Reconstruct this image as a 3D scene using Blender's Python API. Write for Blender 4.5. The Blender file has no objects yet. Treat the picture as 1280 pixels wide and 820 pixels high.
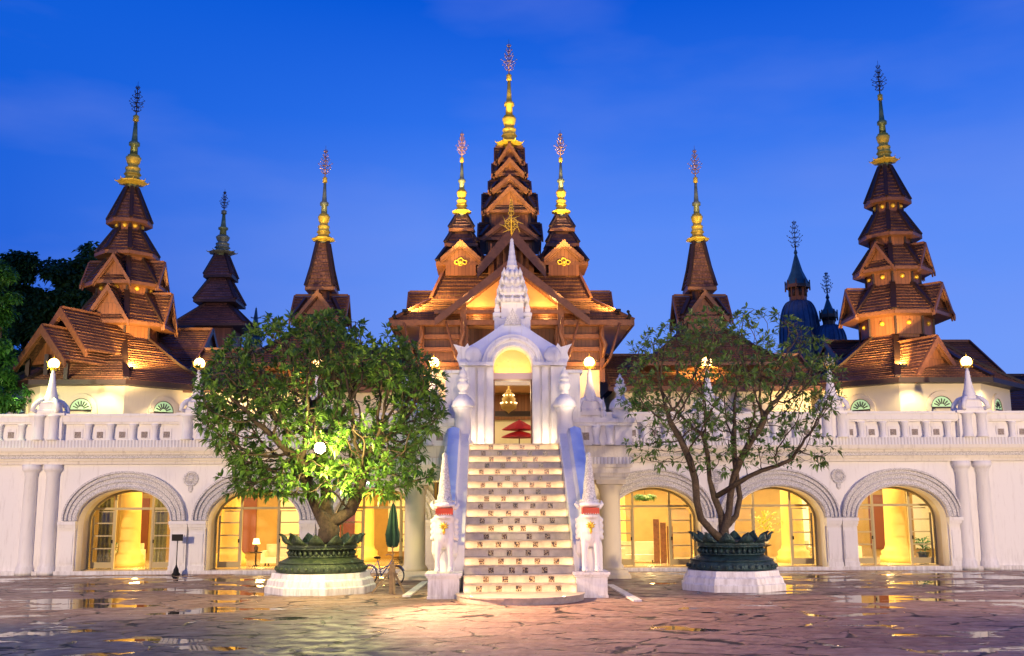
import bpy, math, random
import numpy as np
from mathutils import Vector, Matrix
random.seed(7); np.random.seed(7)
R = math.radians
S = bpy.context.scene
COL = S.collection

# ---------------------------------------------------------------- camera
CAM = Vector((-0.75, -42.9, 2.7))
YAW, PITCH, ROLL = R(-1.1), R(9.8), R(-0.28)
cd = bpy.data.cameras.new('camera'); cam = bpy.data.objects.new('camera', cd); COL.objects.link(cam)
MROT = Matrix.Rotation(YAW, 3, 'Z') @ Matrix.Rotation(math.pi/2 + PITCH, 3, 'X') @ Matrix.Rotation(ROLL, 3, 'Z')
cam.matrix_world = Matrix.Translation(CAM) @ MROT.to_4x4()
cd.sensor_width = 36; cd.lens = 36; cd.clip_end = 2000; cd.clip_start = .1
S.camera = cam

def at(px, py, Y):
    """the world point on the vertical plane y = Y that the photograph shows at (px, py)"""
    d = MROT @ Vector(((px-640)/1280, -(py-410)/1280, -1))
    return CAM + d*((Y-CAM.y)/d.y)
def gr(px, py, Z=0):
    d = MROT @ Vector(((px-640)/1280, -(py-410)/1280, -1))
    return CAM + d*((Z-CAM.z)/d.z)

# ---------------------------------------------------------------- sky (blue hour)
W = bpy.data.worlds.new('World'); S.world = W; W.use_nodes = True
nt = W.node_tree; N = nt.nodes; L = nt.links
bg = N['Background']; bg.inputs[1].default_value = 1.0
sky = N.new('ShaderNodeTexSky'); sky.sky_type = 'NISHITA'; sky.sun_disc = False
sky.sun_elevation = R(-3); sky.sun_rotation = R(60)
tc = N.new('ShaderNodeTexCoord'); sep = N.new('ShaderNodeSeparateXYZ'); L.new(tc.outputs['Generated'], sep.inputs[0])
ramp = N.new('ShaderNodeValToRGB'); L.new(sep.outputs[2], ramp.inputs[0])
cr = ramp.color_ramp
cr.elements[0].position = 0.0; cr.elements[0].color = (.20, .33, .86, 1)
cr.elements[1].position = 1.0; cr.elements[1].color = (.0, .035, .36, 1)
for p, c in ((.14, (.15, .31, .93)), (.26, (.095, .25, .90)), (.36, (.022, .155, .81)), (.46, (.0, .095, .68)), (.65, (.0, .06, .5))):
    e = cr.elements.new(p); e.color = (*c, 1)
# deeper towards the left, away from the last light
ma = N.new('ShaderNodeMath'); ma.operation = 'MULTIPLY_ADD'; L.new(sep.outputs[0], ma.inputs[0]); ma.inputs[1].default_value = -2.4; ma.inputs[2].default_value = -.16
mc = N.new('ShaderNodeClamp'); L.new(ma.outputs[0], mc.inputs[0]); mc.inputs['Max'].default_value = .85
mx = N.new('ShaderNodeMixRGB'); L.new(mc.outputs[0], mx.inputs[0]); L.new(ramp.outputs[0], mx.inputs[1]); mx.inputs[2].default_value = (.002, .105, .68, 1)
tint = N.new('ShaderNodeMixRGB'); tint.blend_type = 'MULTIPLY'; tint.inputs[0].default_value = 1; L.new(sky.outputs[0], tint.inputs[1]); tint.inputs[2].default_value = (.5, .8, 1.6, 1)
# faint streaks of cloud
mp = N.new('ShaderNodeMapping'); mp.inputs['Scale'].default_value = (2, 2, 7); L.new(tc.outputs['Generated'], mp.inputs[0])
nz = N.new('ShaderNodeTexNoise'); nz.inputs['Scale'].default_value = 1.6; nz.inputs['Detail'].default_value = 5; L.new(mp.outputs[0], nz.inputs[0])
nr = N.new('ShaderNodeMapRange'); L.new(nz.outputs[0], nr.inputs[0]); nr.inputs[1].default_value = .45; nr.inputs[2].default_value = .8; nr.inputs[3].default_value = 0; nr.inputs[4].default_value = .3
cl = N.new('ShaderNodeMixRGB'); L.new(nr.outputs[0], cl.inputs[0]); L.new(mx.outputs[0], cl.inputs[1]); cl.inputs[2].default_value = (.22, .30, .80, 1)
ad = N.new('ShaderNodeMixRGB'); ad.blend_type = 'ADD'; ad.inputs[0].default_value = .1; L.new(cl.outputs[0], ad.inputs[1]); L.new(tint.outputs[0], ad.inputs[2])
L.new(ad.outputs[0], bg.inputs[0])

S.view_settings.view_transform = 'Standard'; S.view_settings.look = 'None'
S.view_settings.exposure = 0.0; S.view_settings.gamma = 1
try: S.view_settings.use_curve_mapping = False
except Exception: pass
S.render.engine = 'CYCLES'
S.cycles.use_denoising = True; S.cycles.max_bounces = 6; S.cycles.diffuse_bounces = 3
S.cycles.sample_clamp_indirect = 4; S.cycles.caustics_reflective = False; S.cycles.caustics_refractive = False

def light(kind, loc, power, color, target=None, size=.15, spot=70, blend=.5, sy=None, name='lamp_light'):
    d = bpy.data.lights.new(name, kind); d.energy = power; d.color = color
    if kind == 'AREA':
        d.size = size
        if sy: d.shape = 'RECTANGLE'; d.size_y = sy
    else: d.shadow_soft_size = size
    if kind == 'SPOT': d.spot_size = R(spot); d.spot_blend = blend
    o = bpy.data.objects.new(name, d); COL.objects.link(o); o.location = loc
    if target is not None: o.rotation_euler = (Vector(target)-Vector(loc)).to_track_quat('-Z', 'Y').to_euler()
    return o
WARM = (1, .62, .25); AMBER = (1, .52, .14); CREAM = (1, .80, .55); PINK = (1, .73, .46)
# courtyard floodlights (out of frame, left, right and behind)
light('SPOT', (-25, -26, 6.5), 27000, PINK, (-11, 0, 3.2), .5, 75, .6)
light('SPOT', (25, -26, 6.5), 27000, PINK, (11, 0, 3.2), .5, 75, .6)
light('SPOT', (3, -40, 7.5), 14500, (1, .72, .52), (0, -6, 4.0), .6, 44, .9)

# ---------------------------------------------------------------- materials
MATS = {}
def mat(name, col, rough=.6, metal=0, var=.0, vscale=2, col2=None, bump=0, bscale=20, emit=None, es=0, spec=.4, coat=0, stain=0, kind=None):
    if name in MATS: return MATS[name]
    m = bpy.data.materials.new(name); m.use_nodes = True
    n = m.node_tree.nodes; l = m.node_tree.links; b = n['Principled BSDF']
    b.inputs['Base Color'].default_value = (*col, 1); b.inputs['Roughness'].default_value = rough
    b.inputs['Metallic'].default_value = metal; b.inputs['Specular IOR Level'].default_value = spec
    b.inputs['Coat Weight'].default_value = coat
    if emit: b.inputs['Emission Color'].default_value = (*emit, 1); b.inputs['Emission Strength'].default_value = es
    t = n.new('ShaderNodeTexCoord')
    cur = None
    if var or col2:
        z = n.new('ShaderNodeTexNoise'); z.inputs['Scale'].default_value = vscale; z.inputs['Detail'].default_value = 8; z.inputs['Roughness'].default_value = .65
        l.new(t.outputs['Object'], z.inputs[0])
        r = n.new('ShaderNodeMapRange'); l.new(z.outputs[0], r.inputs[0]); r.inputs[1].default_value = .35; r.inputs[2].default_value = .68
        x = n.new('ShaderNodeMixRGB'); l.new(r.outputs[0], x.inputs[0]); x.inputs[1].default_value = (*col, 1)
        c2 = col2 or tuple(c*(1-var) for c in col); x.inputs[2].default_value = (*c2, 1)
        cur = x.outputs[0]
    if stain:
        # grime that runs down and gathers in patches
        g = n.new('ShaderNodeMapping'); g.inputs['Scale'].default_value = (5, 5, .7); l.new(t.outputs['Object'], g.inputs[0])
        z = n.new('ShaderNodeTexNoise'); z.inputs['Scale'].default_value = 1.3; z.inputs['Detail'].default_value = 9; z.inputs['Roughness'].default_value = .7
        l.new(g.outputs[0], z.inputs[0])
        r = n.new('ShaderNodeMapRange'); l.new(z.outputs[0], r.inputs[0]); r.inputs[1].default_value = .53; r.inputs[2].default_value = .74; r.inputs[4].default_value = stain
        sp_ = n.new('ShaderNodeSeparateXYZ'); gp_ = n.new('ShaderNodeNewGeometry'); l.new(gp_.outputs['Position'], sp_.inputs[0])
        lo_ = n.new('ShaderNodeMapRange'); l.new(sp_.outputs[2], lo_.inputs[0]); lo_.inputs[1].default_value = .9; lo_.inputs[2].default_value = 0; lo_.inputs[3].default_value = 0; lo_.inputs[4].default_value = .13
        zz_ = n.new('ShaderNodeMath'); zz_.operation = 'ADD'; l.new(z.outputs[0], zz_.inputs[0]); l.new(lo_.outputs[0], zz_.inputs[1]); l.new(zz_.outputs[0], r.inputs[0])   # mud splashed up the foot of the walls
        x = n.new('ShaderNodeMixRGB'); l.new(r.outputs[0], x.inputs[0])
        if cur: l.new(cur, x.inputs[1])
        else: x.inputs[1].default_value = (*col, 1)
        x.inputs[2].default_value = (.30, .24, .19, 1); cur = x.outputs[0]
    if kind == 'carved':       # relief of scrolls and beads
        v = n.new('ShaderNodeTexVoronoi'); v.inputs['Scale'].default_value = bscale; l.new(t.outputs['Object'], v.inputs[0])
        v2 = n.new('ShaderNodeTexNoise'); v2.inputs['Scale'].default_value = bscale*.9; v2.inputs['Detail'].default_value = 4; l.new(t.outputs['Object'], v2.inputs[0])
        s = n.new('ShaderNodeMath'); s.operation = 'ADD'; l.new(v.outputs[0], s.inputs[0]); l.new(v2.outputs[0], s.inputs[1])
        bm = n.new('ShaderNodeBump'); bm.inputs['Strength'].default_value = bump; bm.inputs['Distance'].default_value = .05
        l.new(s.outputs[0], bm.inputs['Height']); l.new(bm.outputs[0], b.inputs['Normal'])
        r = n.new('ShaderNodeMapRange'); l.new(s.outputs[0], r.inputs[0]); r.inputs[1].default_value = .75; r.inputs[2].default_value = 1.25
        x = n.new('ShaderNodeMixRGB'); l.new(r.outputs[0], x.inputs[0])
        if cur: l.new(cur, x.inputs[1])
        else: x.inputs[1].default_value = (*col, 1)
        x.inputs[2].default_value = (*tuple(c*.62 for c in col), 1); cur = x.outputs[0]
    elif kind == 'groove':     # close upright grooves
        w = n.new('ShaderNodeTexWave'); w.bands_direction = 'X'; w.inputs['Scale'].default_value = bscale; w.inputs['Distortion'].default_value = .2
        l.new(t.outputs['UV'], w.inputs[0])
        bm = n.new('ShaderNodeBump'); bm.inputs['Strength'].default_value = bump; bm.inputs['Distance'].default_value = .03
        l.new(w.outputs[1], bm.inputs['Height']); l.new(bm.outputs[0], b.inputs['Normal'])
        r = n.new('ShaderNodeMapRange'); l.new(w.outputs[1], r.inputs[0]); r.inputs[1].default_value = .25; r.inputs[2].default_value = 0; r.inputs[3].default_value = 0; r.inputs[4].default_value = .55
        x = n.new('ShaderNodeMixRGB'); l.new(r.outputs[0], x.inputs[0])
        if cur: l.new(cur, x.inputs[1])
        else: x.inputs[1].default_value = (*col, 1)
        x.inputs[2].default_value = (.35, .28, .24, 1); cur = x.outputs[0]
    elif kind == 'boards':
        k = n.new('ShaderNodeTexBrick'); k.inputs['Scale'].default_value = 1; k.inputs['Brick Width'].default_value = .18; k.inputs['Row Height'].default_value = 3.1
        k.inputs['Mortar Size'].default_value = .008; k.inputs['Color1'].default_value = (*col, 1); k.inputs['Color2'].default_value = (*tuple(c*.65 for c in col), 1); k.inputs['Mortar'].default_value = (*tuple(c*.2 for c in col), 1)
        l.new(t.outputs['UV'], k.inputs[0]); cur = k.outputs[0]
    elif bump:
        z = n.new('ShaderNodeTexNoise'); z.inputs['Scale'].default_value = bscale; z.inputs['Detail'].default_value = 6
        l.new(t.outputs['Object'], z.inputs[0])
        bm = n.new('ShaderNodeBump'); bm.inputs['Strength'].default_value = bump; bm.inputs['Distance'].default_value = .03
        l.new(z.outputs[0], bm.inputs['Height']); l.new(bm.outputs[0], b.inputs['Normal'])
    if cur: l.new(cur, b.inputs['Base Color'])
    MATS[name] = m
    return m

def tile_mat(name, c1, c2, dark, rough=.5):
    """wooden shingles: joints between the tiles of a course, and every tile with its own tone"""
    m = bpy.data.materials.new(name); m.use_nodes = True
    n = m.node_tree.nodes; l = m.node_tree.links; b = n['Principled BSDF']
    t = n.new('ShaderNodeTexCoord')
    k = n.new('ShaderNodeTexBrick'); k.inputs['Scale'].default_value = 1; k.inputs['Brick Width'].default_value = .17; k.inputs['Row Height'].default_value = .2
    k.inputs['Mortar Size'].default_value = .012; k.inputs['Color1'].default_value = (*c1, 1); k.inputs['Color2'].default_value = (*c2, 1); k.inputs['Mortar'].default_value = (*dark, 1)
    l.new(t.outputs['UV'], k.inputs[0])
    z = n.new('ShaderNodeTexNoise'); z.inputs['Scale'].default_value = 1.1; z.inputs['Detail'].default_value = 9; z.inputs['Roughness'].default_value = .7; l.new(t.outputs['Object'], z.inputs[0])
    r = n.new('ShaderNodeMapRange'); l.new(z.outputs[0], r.inputs[0]); r.inputs[1].default_value = .42; r.inputs[2].default_value = .68; r.inputs[4].default_value = .75
    x = n.new('ShaderNodeMixRGB'); l.new(r.outputs[0], x.inputs[0]); l.new(k.outputs[0], x.inputs[1]); x.inputs[2].default_value = (*dark, 1)
    l.new(x.outputs[0], b.inputs['Base Color']); b.inputs['Roughness'].default_value = rough
    bm = n.new('ShaderNodeBump'); bm.inputs['Strength'].default_value = .6; bm.inputs['Distance'].default_value = .02; l.new(k.outputs[1], bm.inputs['Height']); bm.invert = True
    l.new(bm.outputs[0], b.inputs['Normal'])
    return m

M_white = mat('white_plaster', (.82, .79, .75), .65, stain=.3, bump=.15, bscale=9)
M_white2 = mat('white_trim', (.82, .79, .76), .6, stain=.5, bump=.25, bscale=14)
M_carved = mat('carved_white_stucco', (.78, .76, .74), .7, bump=.7, bscale=11, kind='carved')
M_carvedf = mat('fine_carved_stucco', (.80, .77, .74), .7, bump=.5, bscale=24, kind='carved')
M_groove = mat('grooved_stucco', (.78, .76, .74), .7, bump=1, bscale=2.3, kind='groove')
M_corn = mat('weathered_cornice', (.76, .70, .58), .7, stain=.6, bump=.3, bscale=12)
M_sky = mat('sky_tinted_coping_plaster', (.40, .54, .92), .35, stain=.15)  # white coping with the blue of the sky light painted into its colour
M_pedi = mat('sky_tinted_pediment_plaster', (.60, .64, .84), .5, stain=.35)  # white pediment, some blue sky light put into the base colour
M_cream = mat('cream_plaster', (.80, .70, .48), .7, stain=.12)
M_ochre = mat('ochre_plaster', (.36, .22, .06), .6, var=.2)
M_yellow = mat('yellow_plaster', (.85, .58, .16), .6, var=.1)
M_tile = tile_mat('wooden_roof_shingles', (.28, .125, .06), (.145, .058, .032), (.035, .015, .011))
M_tiledk = tile_mat('dark_roof_shingles', (.17, .085, .07), (.10, .045, .04), (.04, .022, .022))
M_wood = mat('carved_brown_wood', (.22, .088, .035), .45, var=.45, vscale=7)
M_woodd = mat('dark_brown_wood', (.035, .017, .012), .5, var=.4, vscale=6)
M_woodm = mat('deep_brown_wood', (.12, .05, .028), .45, var=.4, vscale=6)
M_board = mat('brown_boarding', (.25, .095, .035), .5, kind='boards')
M_boardd = mat('dark_boarding', (.12, .05, .03), .5, kind='boards')
M_soffit = mat('varnished_soffit', (.70, .36, .15), .4, var=.2)
M_gold = mat('gilded_metal', (1, .66, .07), .42, metal=.35, var=.35, vscale=9, bump=.5, bscale=25)
M_green = mat('green_gilt_metal', (.30, .36, .13), .4, metal=.4, var=.4, vscale=8, bump=.4, bscale=25)
M_pgold = mat('pale_patina_gilt', (.28, .30, .17), .45, metal=.3, var=.3, vscale=9)
M_fil = mat('filigree_copper', (.62, .36, .26), .4, metal=.6)
M_fild = mat('dark_filigree_iron', (.10, .09, .09), .5, metal=.5)
M_lead = mat('blue_grey_copper_sheet', (.13, .16, .22), .4, metal=.3, var=.4, vscale=3)
M_verd = mat('verdigris_copper_sheet', (.07, .15, .15), .4, metal=.3, var=.5, vscale=4)
M_bronze = mat('green_bronze', (.075, .10, .05), .42, metal=.3, col2=(.018, .035, .025), vscale=7, bump=1, bscale=26)
M_bronzeb = mat('blue_green_bronze', (.03, .075, .08), .36, metal=.3, col2=(.012, .02, .018), vscale=6, bump=1, bscale=26)
M_bark = mat('grey_brown_bark', (.10, .068, .042), .85, col2=(.035, .026, .018), vscale=9, bump=1, bscale=16)
M_soil = mat('dark_soil', (.05, .035, .025), .9, bump=.8, bscale=18)
M_globe = mat('lit_globe_glass', (1, .8, .5), .3, emit=(1, .58, .2), es=13)
M_bulb = mat('lit_bulb', (1, .8, .5), .3, emit=(1, .85, .5), es=14)
M_flood = mat('flood_lens', (1, 1, .8), .3, emit=(1, .92, .5), es=90)
M_black = mat('black_metal', (.012, .011, .011), .6, spec=.2)
M_red = mat('red_canvas', (.62, .03, .02), .7)
M_redl = mat('red_paint', (.50, .05, .015), .4)
M_canvas = mat('dark_green_canvas', (.012, .05, .028), .75, var=.4, vscale=6)
M_frame = mat('olive_painted_wood', (.42, .34, .16), .45)
M_timber = mat('weathered_timber', (.34, .23, .12), .8, var=.4, vscale=8)
M_floor = mat('polished_hall_floor', (.62, .48, .28), .12, var=.2)
M_terr = mat('terrace_paving', (.45, .38, .34), .5, var=.3)
M_blue = mat('blue_bicycle_paint', (.02, .06, .35), .3, coat=.5)
M_chrome = mat('polished_steel', (.6, .6, .62), .2, metal=1)
M_rubber = mat('black_rubber', (.015, .015, .015), .7)
M_curt = mat('olive_curtain', (.14, .13, .03), .8, var=.4, vscale=9)
M_dkwin = mat('dark_wine_panel', (.16, .045, .02), .4)
M_uphol = mat('cream_upholstery', (.70, .60, .40), .8)

def glass(name, tintc=(1, 1, 1), emit=0):
    m = bpy.data.materials.new(name); m.use_nodes = True
    n = m.node_tree.nodes; l = m.node_tree.links; n.remove(n['Principled BSDF'])
    tr = n.new('ShaderNodeBsdfTransparent'); tr.inputs[0].default_value = (*tintc, 1)
    gl = n.new('ShaderNodeBsdfGlossy'); gl.inputs['Roughness'].default_value = .03
    fr = n.new('ShaderNodeFresnel'); fr.inputs[0].default_value = 1.5
    x = n.new('ShaderNodeMixShader'); l.new(fr.outputs[0], x.inputs[0]); l.new(tr.outputs[0], x.inputs[1]); l.new(gl.outputs[0], x.inputs[2])
    l.new(x.outputs[0], n['Material Output'].inputs[0]); return m
M_glass = glass('clear_glass', (.96, .97, .95))
M_fan = mat('leaded_green_glass', (.40, .62, .35), .2, emit=(.55, .80, .35), es=.45)

def leaf_mat(name, c1, c2, trans=.35):
    m = bpy.data.materials.new(name); m.use_nodes = True
    n = m.node_tree.nodes; l = m.node_tree.links; b = n['Principled BSDF']
    g = n.new('ShaderNodeNewGeometry'); x = n.new('ShaderNodeMixRGB'); l.new(g.outputs['Random Per Island'], x.inputs[0])
    x.inputs[1].default_value = (*c1, 1); x.inputs[2].default_value = (*c2, 1)
    l.new(x.outputs[0], b.inputs['Base Color']); b.inputs['Roughness'].default_value = .42
    t = n.new('ShaderNodeBsdfTranslucent'); l.new(x.outputs[0], t.inputs[0])
    s = n.new('ShaderNodeMixShader'); s.inputs[0].default_value = trans
    l.new(b.outputs[0], s.inputs[1]); l.new(t.outputs[0], s.inputs[2]); l.new(s.outputs[0], n['Material Output'].inputs[0]); return m
M_leaf = leaf_mat('glossy_frangipani_leaf', (.055, .14, .025), (.17, .30, .05))
M_leaf2 = leaf_mat('dull_frangipani_leaf', (.06, .14, .03), (.17, .28, .06))
M_leafd = leaf_mat('dark_tree_leaf', (.028, .085, .026), (.075, .18, .05))
M_leafb = leaf_mat('bright_tree_leaf', (.03, .13, .02), (.09, .25, .04))

# ---------------------------------------------------------------- mesh kit
class MB:
    def __init__(s): s.v = []; s.f = []; s.sm = []; s.pc = []
    def add(s, vs, fs, smooth=False):
        o = len(s.v); s.v += [tuple(p) for p in vs]; s.f += [tuple(o+i for i in f) for f in fs]; s.sm += [smooth]*len(fs); s.pc.append((len(vs), len(fs))); return s
    def box(s, x0, x1, y0, y1, z0, z1):
        return s.add([(x0,y0,z0),(x1,y0,z0),(x1,y1,z0),(x0,y1,z0),(x0,y0,z1),(x1,y0,z1),(x1,y1,z1),(x0,y1,z1)],
                     [(0,3,2,1),(4,5,6,7),(0,1,5,4),(1,2,6,5),(2,3,7,6),(3,0,4,7)])
    def prism(s, poly, y0, y1):      # poly in x,z; seen from the front
        n = len(poly)
        vs = [(x,y0,z) for x,z in poly]+[(x,y1,z) for x,z in poly]
        return s.add(vs, [tuple(range(n)), tuple(range(2*n-1,n-1,-1))]+[(i,(i+1)%n+0,(i+1)%n+n,i+n)[::-1] for i in range(n)])
    def lathe(s, prof, n=24, c=(0,0), rot=0, smooth=True, a0=0, a1=2*math.pi):
        full = abs(a1-a0-2*math.pi) < 1e-6
        m = n if full else n+1; vs = []
        for r,z in prof:
            for i in range(m):
                a = rot+a0+(a1-a0)*i/n; vs.append((c[0]+r*math.cos(a), c[1]+r*math.sin(a), z))
        fs = []
        for j in range(len(prof)-1):
            for i in range(n):
                k = (i+1)%m; fs.append((j*m+i, j*m+k, (j+1)*m+k, (j+1)*m+i))
        if full: fs.append(tuple(range(m-1,-1,-1))); fs.append(tuple((len(prof)-1)*m+i for i in range(m)))
        return s.add(vs, fs, smooth)
    def sq(s, prof, c=(0,0), rot=0):  # square in plan; r is the half width
        return s.lathe([(r*1.41421, z) for r,z in prof], 4, c, rot+math.pi/4, False)
    def tube(s, pts, rs, n=6, smooth=True):
        pts = [Vector(p) for p in pts]
        if not hasattr(rs, '__len__'): rs = [rs]*len(pts)
        vs = []; up = None
        for i,p in enumerate(pts):
            d = (pts[min(i+1,len(pts)-1)]-pts[max(i-1,0)]).normalized()
            a = d.orthogonal().normalized() if up is None else (up-d*up.dot(d)).normalized()
            up = a; b = d.cross(a)
            for k in range(n):
                t = 2*math.pi*k/n; vs.append(p+(a*math.cos(t)+b*math.sin(t))*rs[i])
        fs = [(i*n+k, i*n+(k+1)%n, (i+1)*n+(k+1)%n, (i+1)*n+k) for i in range(len(pts)-1) for k in range(n)]
        fs += [tuple(range(n-1,-1,-1)), tuple((len(pts)-1)*n+k for k in range(n))]
        return s.add(vs, fs, smooth)
    def ball(s, c, r, n=12, m=8, sc=(1,1,1)):
        vs = [(c[0]+r*sc[0]*math.sin(math.pi*j/m)*math.cos(2*math.pi*i/n), c[1]+r*sc[1]*math.sin(math.pi*j/m)*math.sin(2*math.pi*i/n), c[2]+r*sc[2]*math.cos(math.pi*j/m)) for j in range(1,m) for i in range(n)]
        vs += [(c[0],c[1],c[2]+r*sc[2]),(c[0],c[1],c[2]-r*sc[2])]
        fs = [(j*n+i,(j+1)*n+i,(j+1)*n+(i+1)%n,j*n+(i+1)%n) for j in range(m-2) for i in range(n)]
        T = (m-1)*n
        fs += [(T,i,(i+1)%n) for i in range(n)]+[(T+1,(m-2)*n+(i+1)%n,(m-2)*n+i) for i in range(n)]
        return s.add(vs, fs, True)
    def torus(s, c, R_, r, axis='Y', n=28, m=6):
        vs = []
        for i in range(n):
            a = 2*math.pi*i/n
            for j in range(m):
                b = 2*math.pi*j/m; q = R_+r*math.cos(b); h = r*math.sin(b)
                p = {'Y':(q*math.cos(a),h,q*math.sin(a)),'Z':(q*math.cos(a),q*math.sin(a),h),'X':(h,q*math.cos(a),q*math.sin(a))}[axis]
                vs.append((c[0]+p[0],c[1]+p[1],c[2]+p[2]))
        return s.add(vs, [(i*m+j,((i+1)%n)*m+j,((i+1)%n)*m+(j+1)%m,i*m+(j+1)%m) for i in range(n) for j in range(m)], True)
    def bar(s, p0, p1, w, h=None, up=(0,0,1)):   # squared timber from p0 to p1
        h = h or w; p0 = Vector(p0); p1 = Vector(p1); d = (p1-p0).normalized(); a = d.cross(Vector(up))
        a = a.normalized() if a.length > 1e-4 else Vector((1,0,0)); b = a.cross(d)
        vs = [p+a*i*w/2+b*j*h/2 for p in (p0,p1) for i,j in ((-1,-1),(1,-1),(1,1),(-1,1))]
        return s.add(vs, [(0,1,2,3),(7,6,5,4),(0,4,5,1),(1,5,6,2),(2,6,7,3),(3,7,4,0)])
    def slope(s, a, b, c, d, course=.22, lip=.05, thick=.07):
        """a tiled roof plane, a-b its eave and d-c its top, in overlapping courses"""
        a,b,c,d = map(Vector,(a,b,c,d)); n = (b-a).cross(d-a)
        if n.length < 1e-6: n = (b-a).cross(c-a)
        n.normalize()
        if n.z < 0: n = -n
        H = max((d-a).length,(c-b).length)*.5+((d+c)/2-(a+b)/2).length*.5; k = max(1,int(H/course+.5))
        for i in range(k):
            t0,t1 = i/k,(i+1)/k
            p,q,u,w = a.lerp(d,t0),b.lerp(c,t0),b.lerp(c,t1),a.lerp(d,t1)
            la,lb = lip*random.uniform(.6,1.5),lip*random.uniform(.6,1.5); m_ = (p+q)/2+n*lip*random.uniform(.5,1.4); mu = (u+w)/2; mb_ = (p+q)/2-n*.01
            s.add([p+n*la,m_,q+n*lb,u,mu,w,p-n*.01,mb_,q-n*.01],[(0,1,4,5),(1,2,3,4),(6,7,1,0),(7,8,2,1)])
        return s.add([a-n*thick,b-n*thick,c-n*thick,d-n*thick,a,b,c,d],[(3,2,1,0),(0,1,5,4),(1,2,6,5),(3,0,4,7)])
    def xf(s, ang=0, loc=(0,0,0), start=0):
        c,sn = math.cos(ang),math.sin(ang)
        s.v = s.v[:start]+[(x*c-y*sn+loc[0], x*sn+y*c+loc[1], z+loc[2]) for x,y,z in s.v[start:]]; return s
    def build(s, name, m, parent=None, uv=True, split=False):
        if split:
            a = 0; k = 0; out = []
            for nv,nf in s.pc:
                q = MB(); q.v = s.v[a:a+nv]; q.f = [tuple(i-a for i in f) for f in s.f[k:k+nf]]; q.sm = s.sm[k:k+nf]; a += nv; k += nf
                out.append(q.build(name, m, parent, uv))
            return out[0]
        me = bpy.data.meshes.new(name); off = Vector((0,0,0))
        p = parent
        while p is not None: off += p.location; p = p.parent
        me.from_pydata([Vector(v)-off for v in s.v], [], s.f); me.materials.append(m)
        me.polygons.foreach_set('use_smooth', s.sm)
        if uv:
            ul = me.uv_layers.new(name='UVMap'); me.update()
            for p in me.polygons:
                n = p.normal; u = Vector((0,0,1)).cross(n)
                u = u.normalized() if u.length > 1e-3 else Vector((1,0,0)); w = n.cross(u)
                for li in p.loop_indices:
                    co = me.vertices[me.loops[li].vertex_index].co+off; ul.data[li].uv = (co.dot(u), co.dot(w))
        me.update()
        o = bpy.data.objects.new(name, me); COL.objects.link(o)
        if parent is not None: o.parent = parent
        return o

def tag(o, label, cat=None, group=None, kind=None):
    if label: o['label'] = label
    if cat: o['category'] = cat
    if group: o['group'] = group
    if kind: o['kind'] = kind
    return o
def thing(name, label, cat, loc=(0,0,0), group=None):
    o = bpy.data.objects.new(name, None); COL.objects.link(o); o.location = loc; o.empty_display_size = .2
    return tag(o, label, cat, group)
def structure(name, mb, m):
    return tag(mb.build(name, m), None, kind='structure')
def copy_tree(o, parent=None):
    c = o.copy(); COL.objects.link(c); c.parent = parent
    for ch in [x for x in COL.objects if x.parent is o]: copy_tree(ch, c)
    return c
def place(proto, loc, label, rz=0, used=set()):
    o = proto
    if proto.name in used: o = copy_tree(proto)
    used.add(proto.name)
    o.location = loc; o.rotation_euler = (0,0,rz); o['label'] = label
    return o

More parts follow.
